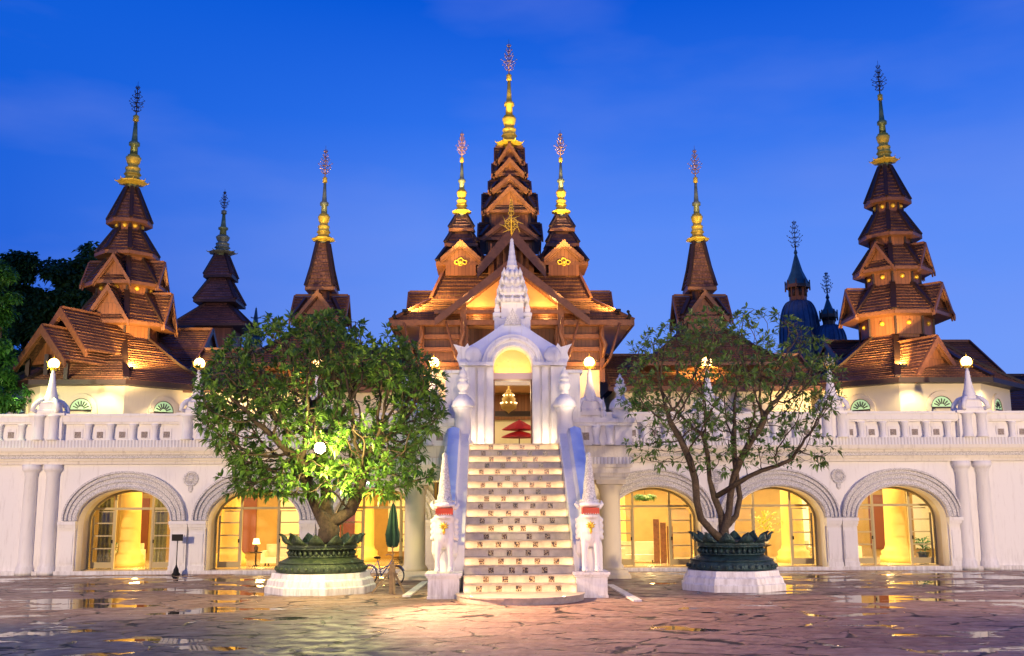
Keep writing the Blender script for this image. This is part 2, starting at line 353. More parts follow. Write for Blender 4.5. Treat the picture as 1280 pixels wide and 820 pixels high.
# ---------------------------------------------------------------- ground
def paving():
    b = MB(); b.add([(-250,-120,0),(250,-120,0),(250,300,0),(-250,300,0)],[(0,1,2,3)])
    m = bpy.data.materials.new('wet_flagstones'); m.use_nodes = True
    n = m.node_tree.nodes; l = m.node_tree.links; P = n['Principled BSDF']
    t = n.new('ShaderNodeTexCoord')
    def noise(sc, det=4, vec=None, rough=.5):
        z = n.new('ShaderNodeTexNoise'); z.inputs['Scale'].default_value = sc; z.inputs['Detail'].default_value = det; z.inputs['Roughness'].default_value = rough
        l.new(vec or t.outputs['Object'], z.inputs[0]); return z
    def math_(op, a, bb, c=None):
        q = n.new('ShaderNodeMath'); q.operation = op
        for i,x in enumerate((a,bb,c)):
            if x is None: continue
            if isinstance(x,(int,float)): q.inputs[i].default_value = x
            else: l.new(x, q.inputs[i])
        return q.outputs[0]
    def rng(x, a0, a1, b0=0, b1=1):
        r = n.new('ShaderNodeMapRange'); l.new(x, r.inputs[0])
        for i,v in enumerate((a0,a1,b0,b1)): r.inputs[i+1].default_value = v
        return r.outputs[0]
    def mix(f, a, bb):
        x = n.new('ShaderNodeMixRGB')
        for i,v in enumerate((f,a,bb)):
            if isinstance(v,tuple): x.inputs[i].default_value = (*v,1)
            elif isinstance(v,(int,float)): x.inputs[i].default_value = v
            else: l.new(v, x.inputs[i])
        return x.outputs[0]
    # crazy paving: bent coordinates through two Voronoi edges
    d = noise(.9,3); dv = n.new('ShaderNodeVectorMath'); dv.operation = 'MULTIPLY_ADD'
    l.new(d.outputs[1], dv.inputs[0]); dv.inputs[1].default_value = (.9,.9,0); l.new(t.outputs['Object'], dv.inputs[2])
    d2 = noise(7,3); dv2 = n.new('ShaderNodeVectorMath'); dv2.operation = 'MULTIPLY_ADD'
    l.new(d2.outputs[1], dv2.inputs[0]); dv2.inputs[1].default_value = (.16,.20,0); l.new(dv.outputs[0], dv2.inputs[2])
    dv3 = n.new('ShaderNodeVectorMath'); dv3.operation = 'MULTIPLY'; l.new(dv2.outputs[0], dv3.inputs[0]); dv3.inputs[1].default_value = (.62,1.05,1)
    ve = n.new('ShaderNodeTexVoronoi'); ve.feature = 'DISTANCE_TO_EDGE'; ve.inputs['Scale'].default_value = .8; l.new(dv3.outputs[0], ve.inputs[0])
    vc = n.new('ShaderNodeTexVoronoi'); vc.inputs['Scale'].default_value = .8; l.new(dv3.outputs[0], vc.inputs[0])
    w = noise(1.7,2); wid = rng(w.outputs[0], .42,.74,.004,.06)
    crack = math_('LESS_THAN', ve.outputs[0], wid)
    soft = rng(math_('DIVIDE', ve.outputs[0], wid), .5, 1.3)
    sepc = n.new('ShaderNodeSeparateColor'); l.new(vc.outputs['Color'], sepc.inputs[0])
    base = mix(sepc.outputs[0], (.42,.27,.20), (.29,.175,.13))
    base = mix(rng(noise(3.5,9,rough=.7).outputs[0],.4,.7), base, (.15,.088,.07))
    base = mix(rng(noise(.35,4).outputs[0],.45,.65,0,.5), base, (.40,.27,.21))
    # hairline breaks, grit and pale scuffs inside the stones
    vh = n.new('ShaderNodeTexVoronoi'); vh.feature = 'DISTANCE_TO_EDGE'; vh.inputs['Scale'].default_value = 2.3; l.new(dv3.outputs[0], vh.inputs[0])
    hair = math_('MULTIPLY', rng(vh.outputs[0],.022,.004), rng(noise(1.3,3).outputs[0],.5,.6))
    base = mix(math_('MULTIPLY',hair,.8), base, (.05,.03,.025))
    base = mix(rng(noise(38,4,rough=.8).outputs[0],.52,.72,0,.55), base, (.13,.085,.07))
    base = mix(rng(noise(14,6,rough=.75).outputs[0],.56,.72,0,.45), base, (.48,.35,.28))
    base = mix(math_('SUBTRACT',1,soft), base, (.025,.016,.014))
    # puddles: low places, more of them near the wings
    mpp = n.new('ShaderNodeMapping'); mpp.inputs['Scale'].default_value = (.30,.62,1); mpp.inputs['Location'].default_value = (3.3,1.7,0); l.new(t.outputs['Object'], mpp.inputs[0])
    pn = noise(1.0,5,mpp.outputs[0],.55)
    sx = n.new('ShaderNodeSeparateXYZ'); l.new(t.outputs['Object'], sx.inputs[0])
    ax = math_('ABSOLUTE', sx.outputs[0], 0)
    bias = math_('ADD', rng(ax,1.5,8,-.13,.045), rng(sx.outputs[1],-25,-2,-.03,.03))
    pv = math_('ADD', pn.outputs[0], bias)
    pv = math_('ADD', pv, rng(soft,0,1,.05,0))
    pv = math_('ADD', pv, rng(sepc.outputs[1],0,1,-.045,.045))
    pud = rng(pv,.592,.602)
    col = mix(pud, base, (.03,.022,.02)); l.new(col, P.inputs['Base Color'])
    rr = rng(noise(2.2,6).outputs[0],.35,.65,.38,.75)
    ro = n.new('ShaderNodeMixRGB'); l.new(pud, ro.inputs[0]); l.new(rr, ro.inputs[1]); ro.inputs[2].default_value = (.015,.015,.015,1); l.new(ro.outputs[0], P.inputs['Roughness'])
    P.inputs['Specular IOR Level'].default_value = .5
    spec = n.new('ShaderNodeMapRange'); l.new(pud, spec.inputs[0]); spec.inputs[3].default_value = .3; spec.inputs[4].default_value = .9; l.new(spec.outputs[0], P.inputs['Specular IOR Level'])
    hh = math_('ADD', math_('MULTIPLY', noise(5,9,rough=.65).outputs[0], .45), math_('MULTIPLY', soft, .7))
    hh = math_('ADD', hh, math_('MULTIPLY', sepc.outputs[2], .5)); hh = math_('SUBTRACT', hh, math_('MULTIPLY', hair, .4)); hh = math_('ADD', hh, math_('MULTIPLY', noise(22,6,rough=.8).outputs[0], .16))
    hh = math_('ADD', hh, math_('MULTIPLY', noise(1.1,4).outputs[0], .9))
    hh = math_('MULTIPLY', hh, math_('SUBTRACT', 1, pud))
    bm = n.new('ShaderNodeBump'); bm.inputs['Strength'].default_value = .8; bm.inputs['Distance'].default_value = .09; l.new(hh, bm.inputs['Height']); l.new(bm.outputs[0], P.inputs['Normal'])
    structure('ground', b, m)
paving()
structure('terrace_floor', MB().box(-32,32,.62,40,4.55,4.94), M_terr)

# ---------------------------------------------------------------- the two arcaded wings
def arch_pts(cx, rx, ry, z, n=28, a0=0, a1=math.pi):
    return [(cx+rx*math.cos(a0+(a1-a0)*i/n), z+ry*math.sin(a0+(a1-a0)*i/n)) for i in range(n+1)]
SPR = 2.02; RX, RY = 1.88, 1.38
def wing(sgn, centres, label, x_in, x_out, lamps):
    """x_in is the end by the stairs, x_out the far end"""
    x0, x1 = sorted((x_in, x_out))
    t = thing('arcade_wing', label, 'building', ((x0+x1)/2, 0, 0), 'arcaded wings beside the stairs')
    cs = sorted(centres); b = MB(); zt = 4.5
    edges = [x0]
    for c in cs: edges += [c-RX, c+RX]
    edges.append(x1)
    for i in range(0, len(edges), 2): b.box(edges[i], edges[i+1], 0, .6, 0, SPR); b.box(edges[i], edges[i+1], 0, .6, SPR, zt)
    for c in cs:
        ap = arch_pts(c, RX, RY, SPR)
        for (xa,za),(xb,zb) in zip(ap, ap[1:]):
            b.add([(xb,0,zb),(xa,0,za),(xa,0,zt),(xb,0,zt),(xb,.6,zb),(xa,.6,za),(xa,.6,zt),(xb,.6,zt)],[(0,1,2,3),(7,6,5,4),(0,4,5,1)])
    b.build('front_wall', M_white, t)
    # step along the foot of the wall
    MB().box(x0, x1, -.22, .0, 0, .14).build('plinth_step', M_white2, t)
    # entablature
    c = MB()
    for z0,z1,y in ((4.42,4.55,-.14),(4.55,4.66,-.20),(4.80,4.90,-.36),(4.90,4.95,-.42),(4.95,5.10,-.46)): c.box(x0,x1,y,0,z0,z1)
    c.build('cornice', M_corn, t)
    MB().box(x0,x1,-.28,0,4.66,4.80).build('carved_band', M_carvedf, t)
    MB().box(x0,x1,-.34,.3,5.10,5.40).build('grooved_band', M_groove, t)
    # parapet
    bal = MB().box(x0,x1,.05,.3,5.40,6.08).box(x0,x1,-.12,.42,6.08,6.16).box(x0,x1,-.2,.46,6.16,6.40).box(x0,x1,-.26,.5,6.40,6.50).build('parapet', M_white, t)
    piers = []
    for lx in lamps:
        q = MB().box(lx-.62,lx+.62,-.22,.1,5.40,6.42).box(lx-.74,lx+.74,-.36,.55,6.42,6.53)
        for s in (-.3,.3): q.lathe([(.24,5.40),(.24,5.46),(.19,5.52),(.18,6.30),(.23,6.36),(.25,6.42)],16,(lx+s,-.28))
        q.build('parapet_pier', M_white, t)
    xx = x0+.35; step = .915
    while xx < x1:
        if all(abs(xx-lx) > .85 for lx in lamps):
            MB().lathe([(.17,5.40),(.17,5.45),(.11,5.52),(.12,5.75),(.13,5.95),(.17,6.02),(.17,6.08)],12,(xx,-.04)).build('parapet_post', M_white, bal)
        xm = xx+step/2
        if all(abs(xm-lx) > .72 for lx in lamps) and xm < x1-.1:
            MB().box(xm-.20,xm+.20,.02,.05,5.48,5.90).build('square_panel', M_white2, bal)
            MB().box(xm-.125,xm+.125,.0,.02,5.52,5.77).build('carved_square', M_carved2, bal)
        xx += step
    # carved archivolts
    for cx in cs:
        m = MB(); prof = [(d_,d_*1.16,y_) for d_,y_ in ((0,0),(.0,-.16),(.05,-.20),(.08,-.20),(.09,-.12),(.22,-.12),(.23,-.17),(.26,-.17),(.27,-.10),(.40,-.10),(.41,-.18),(.45,-.18),(.46,-.13),(.54,-.13),(.55,-.22),(.62,-.22),(.62,0))]
        n = 40; vs = []
        for i in range(n+1):
            a = math.pi*i/n
            for dx,dz,y in prof: vs.append((cx+(RX+dx)*math.cos(a), y, SPR+.13+(RY-.1+dz)*math.sin(a)))
        k = len(prof)
        m.add(vs, [(i*k+j,(i+1)*k+j,(i+1)*k+j+1,i*k+j+1) for i in range(n) for j in range(k-1)])
        m.build('archivolt', M_carvedf, t)
    # paired piers with imposts
    for cx in cs:
        for s in (-1,1):
            px = cx+s*(RX+.378); e_ = .003*(s+1)/2
            gp = [abs(o_-cx) for o_ in cs if (o_-cx)*s > 0]; hg = min(gp)/2-RX-.004 if gp else .735
            px = cx+s*(RX+hg/2); a_,b_ = px-hg/2,px+hg/2
            if s > 0: a_ += .003
            else: b_ -= .003
            p = MB()
            for g_,y_,z0_,z1_ in ((.045,-.12,.33,1.78),(.0,-.2,.0,.16),(.02,-.17,.16,.33),(.02,-.16,1.78,1.86),(.01,-.22,1.86,1.98),(0,-.28,1.98,2.12)): p.box(a_+g_,b_-g_,y_,0,z0_,z1_)
            p.box(px-.25,px+.25,-.15,-.12,.45,1.6)
            p.build('pier', M_white, t)
    # medallions between the arches
    for a,bb in zip(cs, cs[1:]):
        mx_ = (a+bb)/2
        m = MB(); m.torus((mx_,-.02,3.82),.26,.05,n=20).ball((mx_,-.02,3.82),.12,10,6,(1,.5,1))
        for i in range(12):
            an = 2*math.pi*i/12; m.bar((mx_+.1*math.cos(an),-.03,3.82+.1*math.sin(an)),(mx_+.32*math.cos(an),-.03,3.82+.32*math.sin(an)),.04)
        m.ball((mx_,-.02,3.42),.1,8,6,(1,.4,1.6)).build('medallion', M_carvedf, t)
    # engaged columns at the outer end
    for dx in (0,.88):
        px = sgn*(18.82+dx)
        MB().lathe([(.38,0),(.38,.16),(.34,.18),(.35,.30),(.30,.36),(.28,.5),(.25,3.95),(.28,4.0),(.27,4.08),(.34,4.16),(.38,4.22),(.38,4.42)],24,(px,-.06)).build('column', M_white, t)
    # hall behind: floor, back, ceiling, inner columns
    MB().box(x0,x1,.6,8,.0,.15).build('hall_floor', M_floor, t)
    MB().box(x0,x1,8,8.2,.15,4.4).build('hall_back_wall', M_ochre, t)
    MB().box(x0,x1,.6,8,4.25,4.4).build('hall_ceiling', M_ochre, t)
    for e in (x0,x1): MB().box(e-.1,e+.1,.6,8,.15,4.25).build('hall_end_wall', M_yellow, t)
    # glazed doors in each arch, set back in the reveal
    for cx in cs:
        rv = MB()
        for (xa,za),(xb,zb) in zip(arch_pts(cx,RX,RY,SPR), arch_pts(cx,RX,RY,SPR)[1:]): rv.add([(xa,.6,za),(xb,.6,zb),(xb,1.15,zb),(xa,1.15,za)],[(0,1,2,3)])
        for s in (-1,1): rv.add([(cx+s*RX,.6,.15),(cx+s*RX,.6,SPR),(cx+s*RX,1.15,SPR),(cx+s*RX,1.15,.15)],[(0,1,2,3)])
        rv.build('arch_reveal', M_cream, t)
        f = MB(); Y0,Y1 = 1.12,1.20
        for rr0,rr1 in ((RX,RX-.09),):
            A = arch_pts(cx,rr0,RY,SPR); B = arch_pts(cx,rr1,RY-.09,SPR)
            for i in range(len(A)-1):
                f.add([(A[i][0],Y0,A[i][1]),(A[i+1][0],Y0,A[i+1][1]),(B[i+1][0],Y0,B[i+1][1]),(B[i][0],Y0,B[i][1]),(B[i][0],Y1,B[i][1]),(B[i+1][0],Y1,B[i+1][1])],[(0,3,2,1),(3,4,5,2)])
        for s in (-1,1): f.box(cx+s*(RX-.045)-.045,cx+s*(RX-.045)+.045,Y0,Y1,.15,SPR)
        zt2 = 2.62; hw = math.sqrt(max(0,1-((zt2-SPR)/RY)**2))*RX
        f.box(cx-hw+.03,cx+hw-.03,Y0+.01,Y1-.01,zt2-.05,zt2+.05)
        for s in (-1,1):
            xm = cx+s*.78; hz = SPR+RY*math.sqrt(1-(.78/RX)**2)
            f.box(xm-.045,xm+.045,Y0-.01,Y1+.01,.15,hz-.05)
        door = f.build('door_frame', M_frame, t)
        for s in (-1,1):       # the glazed leaves, standing a little open
            lf = MB(); gz = MB(); a,e = .80,1.72
            lf.box(a,a+.07,-.03,.03,.18,2.5).box(e-.07,e,-.03,.03,.18,2.3).box(a,e,-.028,.028,.18,.42)
            for z in (.98,1.5,2.02,2.5): 
                ee = e if z < 2.4 else 1.5
                lf.box(a,ee,-.025,.025,z-.025,z+.025)
            gz.box(a+.07,e-.07,-.006,.006,.42,2.48)
            for q in (lf,gz):
                q.v = [(cx+s*x, 1.16+y, z) for x,y,z in q.v]
            d = lf.build('glazed_leaf', M_frame, t)
            gz.build('pane', M_glass, d)
            MB().box(cx+s*.86-.02,cx+s*.86+.02,1.06,1.13,1.2,1.34).build('handle', M_black, d)
        g = MB(); pts = [p for p in arch_pts(cx,RX-.09,RY-.09,SPR) if p[1] > zt2+.05]
        if len(pts) > 2: g.add([(x,1.19-.10*(z-zt2),z) for x,z in pts],[tuple(range(len(pts)))]); g.build('fanlight_pane', M_glass, door)
    return t
M_carved2 = mat('aged_carved_tile', (.52, .43, .36), .7, bump=1, bscale=24, kind='carved')
LC = (-15.82, -10.55, -5.42); RC = (5.95, 11.1, 16.2)
LAMPL = (-19.15, -13.08, -8.1); LAMPR = (8.33, 13.55, 19.45)
wl = wing(-1, LC, 'white arcaded wing left of the stairs with three carved arches', -3.2, -27, LAMPL)
wr = wing(1, RC, 'white arcaded wing right of the stairs with three carved arches', 3.4, 27, LAMPR)
# hall furniture of the building: round inner columns and dark panels
def inner_col(x, y, par, r=.46):
    MB().lathe([(r*1.5,.15),(r*1.5,.4),(r*1.35,.45),(r*1.4,.6),(r*1.1,.72),(r,.9),(r*.92,3.5),(r*1.15,3.62),(r*1.3,3.8),(r*1.3,4.25)],24,(x,y)).build('inner_column', M_yellow, par)
for px,y in ((161,3.0),(288,3.2),(400,3.6),(455,6.0)): inner_col(at(px,690,y).x,y,wl)
inner_col(-21,3.2,wl)
for px,y in ((770,5.4),(992,3.3),(1122,3.0),(886,4.6)): inner_col(at(px,690,y).x,y,wr, .5)
inner_col(21,3.3,wr,.44)
for par,xs in ((wl,(-18,-15.2,-12.8,-10.6,-7.7,-5.3)),(wr,(10.1,14.2,18.3,20.5))):
    for i,x in enumerate(xs):
        MB().box(x-.55,x+.55,7.93,8,.5,3.1).build('wall_panel', M_dkwin if i%2 == 0 else M_cream, par)
        MB().box(x-.7,x+.7,7.94,8,3.35,3.9).build('clerestory_panel', M_dkwin, par)
light('AREA', (-11.5,4.2,4.15), 1700, (1,.74,.30), (-11.5,4.2,0), 16, sy=4.5)
light('AREA', (12,4.2,4.15), 2000, (1,.84,.50), (12,4.2,0), 16, sy=4.5)
light('AREA', (5.6,5.5,4.1), 420, (1,.80,.46), (5.6,4.2,0), 3, sy=3)
for cx in LC+RC: light('POINT', (cx, 1.6, .45), 60, (1,.66,.22), size=.2); light('POINT', (cx, 1.7, 3.6), 110, (1,.66,.22), size=.2)

# ---------------------------------------------------------------- podium, portal, stairs
pod = thing('stair_podium', 'white projecting balcony at the head of the stairs carried on round columns', 'balcony', (0,-2,0))
b = MB().box(-4.35,4.35,-4.1,0,4.45,4.9)
for z0,z1,g in ((3.62,3.72,0),(3.72,3.86,.08),(3.86,4.08,.16),(4.08,4.2,.24)): b.box(-4.25-g,4.25+g,-4.0-g,0,z0,z1)
b.build('floor_slab', M_corn, pod)
MB().box(-4.52,4.52,-4.28,0,4.2,4.45).build('grooved_band', M_groove, pod)
MB().box(-4.25,4.25,-3.6,-.05,0,3.62).build('core_wall', M_cream, pod) if False else None
for s in (-1,1):
    bb = MB().box(s*4.35-.09,s*4.35+.09,-4.2,-.3,4.9,5.62) if False else MB()
    xa,xb = sorted((s*2.2,s*4.4)); bb.box(xa,xb,-4.22,-4.0,4.9,5.62); bb.box(*sorted((s*4.2,s*4.42)),-4.0,-.2,4.9,5.62)
    bb.box(*sorted((s*2.1,s*4.52)),-4.36,-3.9,5.62,5.74).box(*sorted((s*4.1,s*4.52)),-3.9,-.2,5.62,5.74)
    bb.box(*sorted((s*2.05,s*4.58)),-4.42,-3.86,5.74,5.92).box(*sorted((s*4.06,s*4.58)),-3.86,-.2,5.74,5.92)
    bb.box(*sorted((s*3.85,s*4.5)),-4.3,-3.7,4.9,5.6)
    p = bb.build('parapet', M_white2, pod)
    for q in (3.15,3.65): MB().lathe([(.17,4.9),(.17,4.96),(.11,5.05),(.15,5.35),(.17,5.52),(.17,5.62)],14,(s*q,-4.3)).build('parapet_post', M_white, p)
    MB().box(*sorted((s*2.62,s*2.88)),-4.235,-4.22,5.1,5.38).build('carved_square', M_carved2, p)
    MB().sq([(.66,0),(.66,.12),(.58,.2),(.55,.3)],(s*3.68,-3.62)).lathe([(.5,.3),(.48,.42),(.40,.52),(.385,3.1),(.42,3.15),(.42,3.25),(.5,3.4),(.5,3.45)],28,(s*3.68,-3.62)).sq([(.54,3.45),(.56,3.62)],(s*3.68,-3.62)).build('column', M_cream, pod)
MB().box(-4.1,4.1,-.02,.0,.0,.01)

por = thing('entrance_portal', 'white portal with arched pediment and tall stacked spire at the top of the stairs', 'gateway', (0,-3,4.9))
CX = .03
b = MB()
for s in (-1,1):
    b.box(*sorted((CX+s*.75,CX+s*1.98)),-3.5,-2.4,4.9,8.05)
    for a,e,g in ((.78,1.02,.08),(1.12,1.36,.14),(1.46,1.94,.2)): b.box(*sorted((CX+s*a,CX+s*e)),-3.5-g,-3.5,4.9,7.95)
    b.box(*sorted((CX+s*1.98,CX+s*2.62)),-3.3,-2.5,4.9,7.75).box(*sorted((CX+s*2.05,CX+s*2.35)),-3.38,-3.3,4.9,7.7)
b.box(CX-.76,CX+.76,-2.75,-2.45,7.52,8.9)
b.build('jambs', M_white, por)
c = MB()
for s in (-1,1): c.box(*sorted((CX+s*.76,CX+s*2.08)),-3.8,-2.3,8.0,8.12).box(*sorted((CX+s*1.98,CX+s*2.72)),-3.42,-2.4,7.75,7.87)
c.build('capital', M_white2, por, split=True)
MB().box(CX-.75,CX+.75,-3.35,-2.75,7.52,7.76).build('lintel', mat('rose_stucco',(.70,.50,.42),.6), por)
fr = MB()
for s in (-1,1): fr.box(*sorted((CX+s*.70,CX+s*.75)),-3.2,-2.8,4.94,7.52)
fr.build('door_frame', M_wood, por)
# the niche behind the arch glows from a hidden lamp
MB().box(CX-.74,CX+.74,-2.80,-2.75,7.76,8.85).build('niche_back', mat('gilded_tympanum',(.85,.62,.25),.5,bump=.8,bscale=9,kind=None), por)
light('AREA', (CX,-3.05,7.80), 14, (1,.60,.16), (CX,-2.85,8.6), 1.3, sy=.08)
# archivolt and pediment with horned ends
zc = 7.78; n = 32
pe = MB(); outer = []
def pedline(x):   # top edge of the pediment, concave
    a = abs(x); return 9.96-.68*a+.07*max(0,a-1.5)-.05*math.sin(min(a,1.9)/1.9*math.pi)
xs = [-1.95+3.9*i/40 for i in range(41)]
for xa,xb in zip(xs,xs[1:]):
    za,zb = pedline(xa),pedline(xb)
    def lo(x): return 8.12 if abs(x) > .98 else max(8.12, zc+1.0*math.sqrt(max(0,1-(x/.98)**2)))
    la,lb = lo(xa),lo(xb)
    pe.add([(CX+xa,-3.45,la),(CX+xb,-3.45,lb),(CX+xb,-3.45,zb),(CX+xa,-3.45,za),(CX+xa,-2.5,la),(CX+xb,-2.5,lb),(CX+xb,-2.5,zb),(CX+xa,-2.5,za)],[(0,1,2,3),(7,6,5,4),(3,2,6,7),(1,0,4,5)])
pe.build('pediment', M_pedi, por)
m = MB(); prof = [(.74,-2.8),(.74,-3.52),(.80,-3.6),(.86,-3.6),(.88,-3.52),(.98,-3.52),(1.0,-3.62),(1.08,-3.62),(1.1,-3.56),(1.2,-3.56),(1.22,-3.45)]
k = len(prof); vs = []
for i in range(n+1):
    a = math.pi*i/n
    for r,y in prof: vs.append((CX+r*math.cos(a),y,zc+.22+(r+.02)*math.sin(a)*(.98 if r < 1 else 1.02)))
m.add(vs,[(i*k+j,(i+1)*k+j,(i+1)*k+j+1,i*k+j+1) for i in range(n) for j in range(k-1)])
for s in (-1,1): m.box(*sorted((CX+s*.74,CX+s*1.22)),-3.6,-2.8,7.76,8.0) if False else None
m.build('archivolt', M_white2, por)
for s in (-1,1):
    h = [(1.30,8.12),(2.10,8.12),(2.18,8.3),(2.12,8.5),(2.18,8.68),(2.30,8.86),(2.02,8.78),(1.86,8.74),(1.75,8.9),(1.66,8.70),(1.45,8.70),(1.25,8.5)]
    q = MB().prism([(CX+s*x,z) for x,z in h],-3.62,-3.1)
    q.add(*MB_shell) if False else None
    for i in range(3):
        q.torus((CX+s*1.55,-3.64,8.42),.07+.09*i,.035,n=18)
    q.ball((CX+s*1.55,-3.6,8.42),.34,16,10,(1,.35,1))
    q.build('horned_scroll', M_white2, por)
# stacked spire
sp = MB(); c0 = (CX,-2.85)
sp.sq([(.50,9.3),(.50,9.9),(.44,9.95),(.44,10.55),(.52,10.6),(.57,10.72),(.4,10.8)],c0).sq([(.30,10.8),(.48,10.86),(.50,11.15),(.36,11.2),(.31,11.24),(.40,11.32),(.40,11.5),(.28,11.55),(.24,11.58),(.31,11.66),(.31,11.85),(.24,11.95)],c0)
for i,(r,z) in enumerate(((.57,10.72),(.50,11.12),(.40,11.48),(.31,11.82))):
    for sx_ in (-1,1):
        for sy_ in (-1,1): sp.tube([(CX+sx_*r*.92,-2.85+sy_*r*.92,z-.12),(CX+sx_*r*1.03,-2.85+sy_*r*1.03,z+.05),(CX+sx_*r*1.0,-2.85+sy_*r*1.0,z+.2)],[.09,.06,.01],5)
    for j in range(3): 
        for s in (-1,1):
            sp.tube([(CX+(j-1)*r*.6,-2.85+s*r,z-.15),(CX+(j-1)*r*.6,-2.85+s*(r+.05),z),(CX+(j-1)*r*.6,-2.85+s*(r+.02),z+.14)],[.10,.07,.01],5)
            sp.tube([(CX+s*r,-2.85+(j-1)*r*.6,z-.15),(CX+s*(r+.05),-2.85+(j-1)*r*.6,z),(CX+s*(r+.02),-2.85+(j-1)*r*.6,z+.14)],[.10,.07,.01],5)
pr_ = [(.23,11.9),(.23,12.05),(.19,12.1)]; z = 12.1; r = .20
for i in range(5): pr_ += [(r*1.12,z+.0),(r*1.12,z+.05),(r,z+.06),(r*.92,z+.20)]; z += .21; r *= .80
pr_ += [(.05,z+.02),(.07,z+.06),(.0,z+.16)]
sp.lathe(pr_,16,c0)
spire = sp.build('spire', M_white2, por)
b = MB()
for s in (-1,1): b.sq([(.11,9.3),(.11,10.0),(.17,10.05),(.17,10.15),(.1,10.2),(.12,10.3),(.03,10.6)],(CX+s*.60,-3.1)).sq([(.11,9.3),(.11,10.0),(.17,10.05),(.17,10.15),(.1,10.2),(.12,10.3),(.03,10.6)],(CX+s*.60,-2.5))
b.build('corner_pinnacle', M_white2, spire, split=True)
MB().prism([(CX-.34,9.62),(CX+.34,9.62),(CX+.22,9.95),(CX+.12,10.02),(CX,10.3),(CX-.12,10.02),(CX-.22,9.95)],-3.62,-3.46).build('apex_crest', M_carvedf, por)

# staircase
NS = 20; Y0S,Y1S = -12.2,-4.3; Z0S,Z1S = .19,4.94; SW = 1.66; SX = .04
rise = (Z1S-Z0S)/NS; run = (Y1S-Y0S)/(NS)
st = thing('entrance_staircase', 'broad white staircase of twenty steps with decorated tiles in its lit risers', 'staircase', (SX,Y0S,0))
M_riser = mat('pale_riser_stone',(.66,.55,.44),.45,var=.35,vscale=3,stain=.3)
M_tread = mat('buff_tread_stone',(.50,.42,.34),.4,var=.4,vscale=4)
def tilepat():
    m = mat('patterned_tile',(.10,.045,.03),.3); n_ = m.node_tree.nodes; l_ = m.node_tree.links
    t_ = n_.new('ShaderNodeTexCoord'); v = n_.new('ShaderNodeTexVoronoi'); v.inputs['Scale'].default_value = 13; l_.new(t_.outputs['UV'], v.inputs[0])
    r_ = n_.new('ShaderNodeValToRGB'); l_.new(v.outputs[0], r_.inputs[0]); r_.color_ramp.interpolation = 'CONSTANT'
    r_.color_ramp.elements[0].color = (.10,.045,.035,1); r_.color_ramp.elements[1].position = .42; r_.color_ramp.elements[1].color = (.45,.33,.2,1)
    e = r_.color_ramp.elements.new(.6); e.color = (.05,.03,.03,1)
    l_.new(r_.outputs[0], n_['Principled BSDF'].inputs['Base Color']); return m
M_tp = tilepat()
rows = ((-1.2,-.62,-.04,.54,1.12),(-1.0,-.43,.36,.94),(-.85,-.22,.18,.76),(-1.14,-.55,.0,.56,1.14),(-.86,-.28,.30,.86))
for i in range(NS):
    ya = Y0S+run*i; z = Z0S+rise*(i+1)
    s = MB().box(SX-SW,SX+SW,ya,Y1S,z-rise,z-.04).build('step', M_riser, st)
    MB().box(SX-SW,SX+SW,ya-.03,ya+run+.02,z-.04,z).build('tread', M_tread, s)
    ti = MB()
    for x in rows[i%5]: ti.box(SX+x-.085,SX+x+.085,ya-.006,ya,z-rise+.018,z-rise+.018+.165)
    ti.build('inlaid_tile', M_tp, s, split=True)
    if i%2 == 1 or i == 0:
        light('AREA', (SX, ya-.13, z-rise+.03), 6.0, (1,.62,.22), (SX, ya, z-rise+.15), 3.2, sy=.03, name='step_light')
        for sd in (-1,1):
            light('AREA', (SX+sd*(SW-.03), ya-.12, z-rise+.06), .8, (1,.72,.34), (SX+sd*.9, ya+.02, z-rise+.12), .05, sy=.05, name='step_light')
for s in (-1,1):
    xa,xb = sorted((SX+s*SW, SX+s*(SW+.30))); xc,xd = sorted((SX+s*(SW+.30), SX+s*(SW+.86)))
    zl = lambda y: Z0S+(y-Y0S)/run*rise
    q = MB(); q.add([(xa,-11.1,0),(xb,-11.1,0),(xb,-4.3,0),(xa,-4.3,0),(xa,-11.1,1.5),(xb,-11.1,1.5),(xb,-4.9,5.30),(xa,-4.9,5.30),(xb,-4.3,5.3),(xa,-4.3,5.3)],
            [(0,1,5,4),(4,5,6,7),(7,6,8,9),(1,2,8,6,5),(3,0,4,7,9)])
    q.build('string_wall', M_white, st)
    q = MB(); xo,xi = (xc,xd)
    secs = []; T = 12
    for j in range(T+1):
        f = j/T; y = -11.3+(-4.9+11.3)*f; zt_ = 1.55+(5.45-1.55)*f; secs.append((y,zt_))
    # rounded rail: five points across
    vs = []
    for y,zt_ in secs:
        for u,dz in ((0,0),(0,zt_-.1),(.08,zt_+.02),(.5,zt_+.10),(.92,zt_+.02),(1,zt_-.1),(1,0)):
            vs.append((xo+(xi-xo)*u, y, dz))
    k = 7; fs = [(a*k+j,(a+1)*k+j,(a+1)*k+j+1,a*k+j+1) for a in range(T) for j in range(k-1)]
    fs += [tuple(range(k)), tuple(T*k+j for j in range(k-1,-1,-1))]
    q.add(vs, fs, True)
    rail = q.build('side_wall', M_white, st)
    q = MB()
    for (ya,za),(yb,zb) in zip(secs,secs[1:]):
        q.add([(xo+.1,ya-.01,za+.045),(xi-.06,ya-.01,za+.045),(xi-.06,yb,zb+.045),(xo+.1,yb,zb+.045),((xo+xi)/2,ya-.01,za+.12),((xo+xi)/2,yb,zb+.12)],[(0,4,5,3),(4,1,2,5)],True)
    q.build('sky_tinted_coping', M_sky, rail)
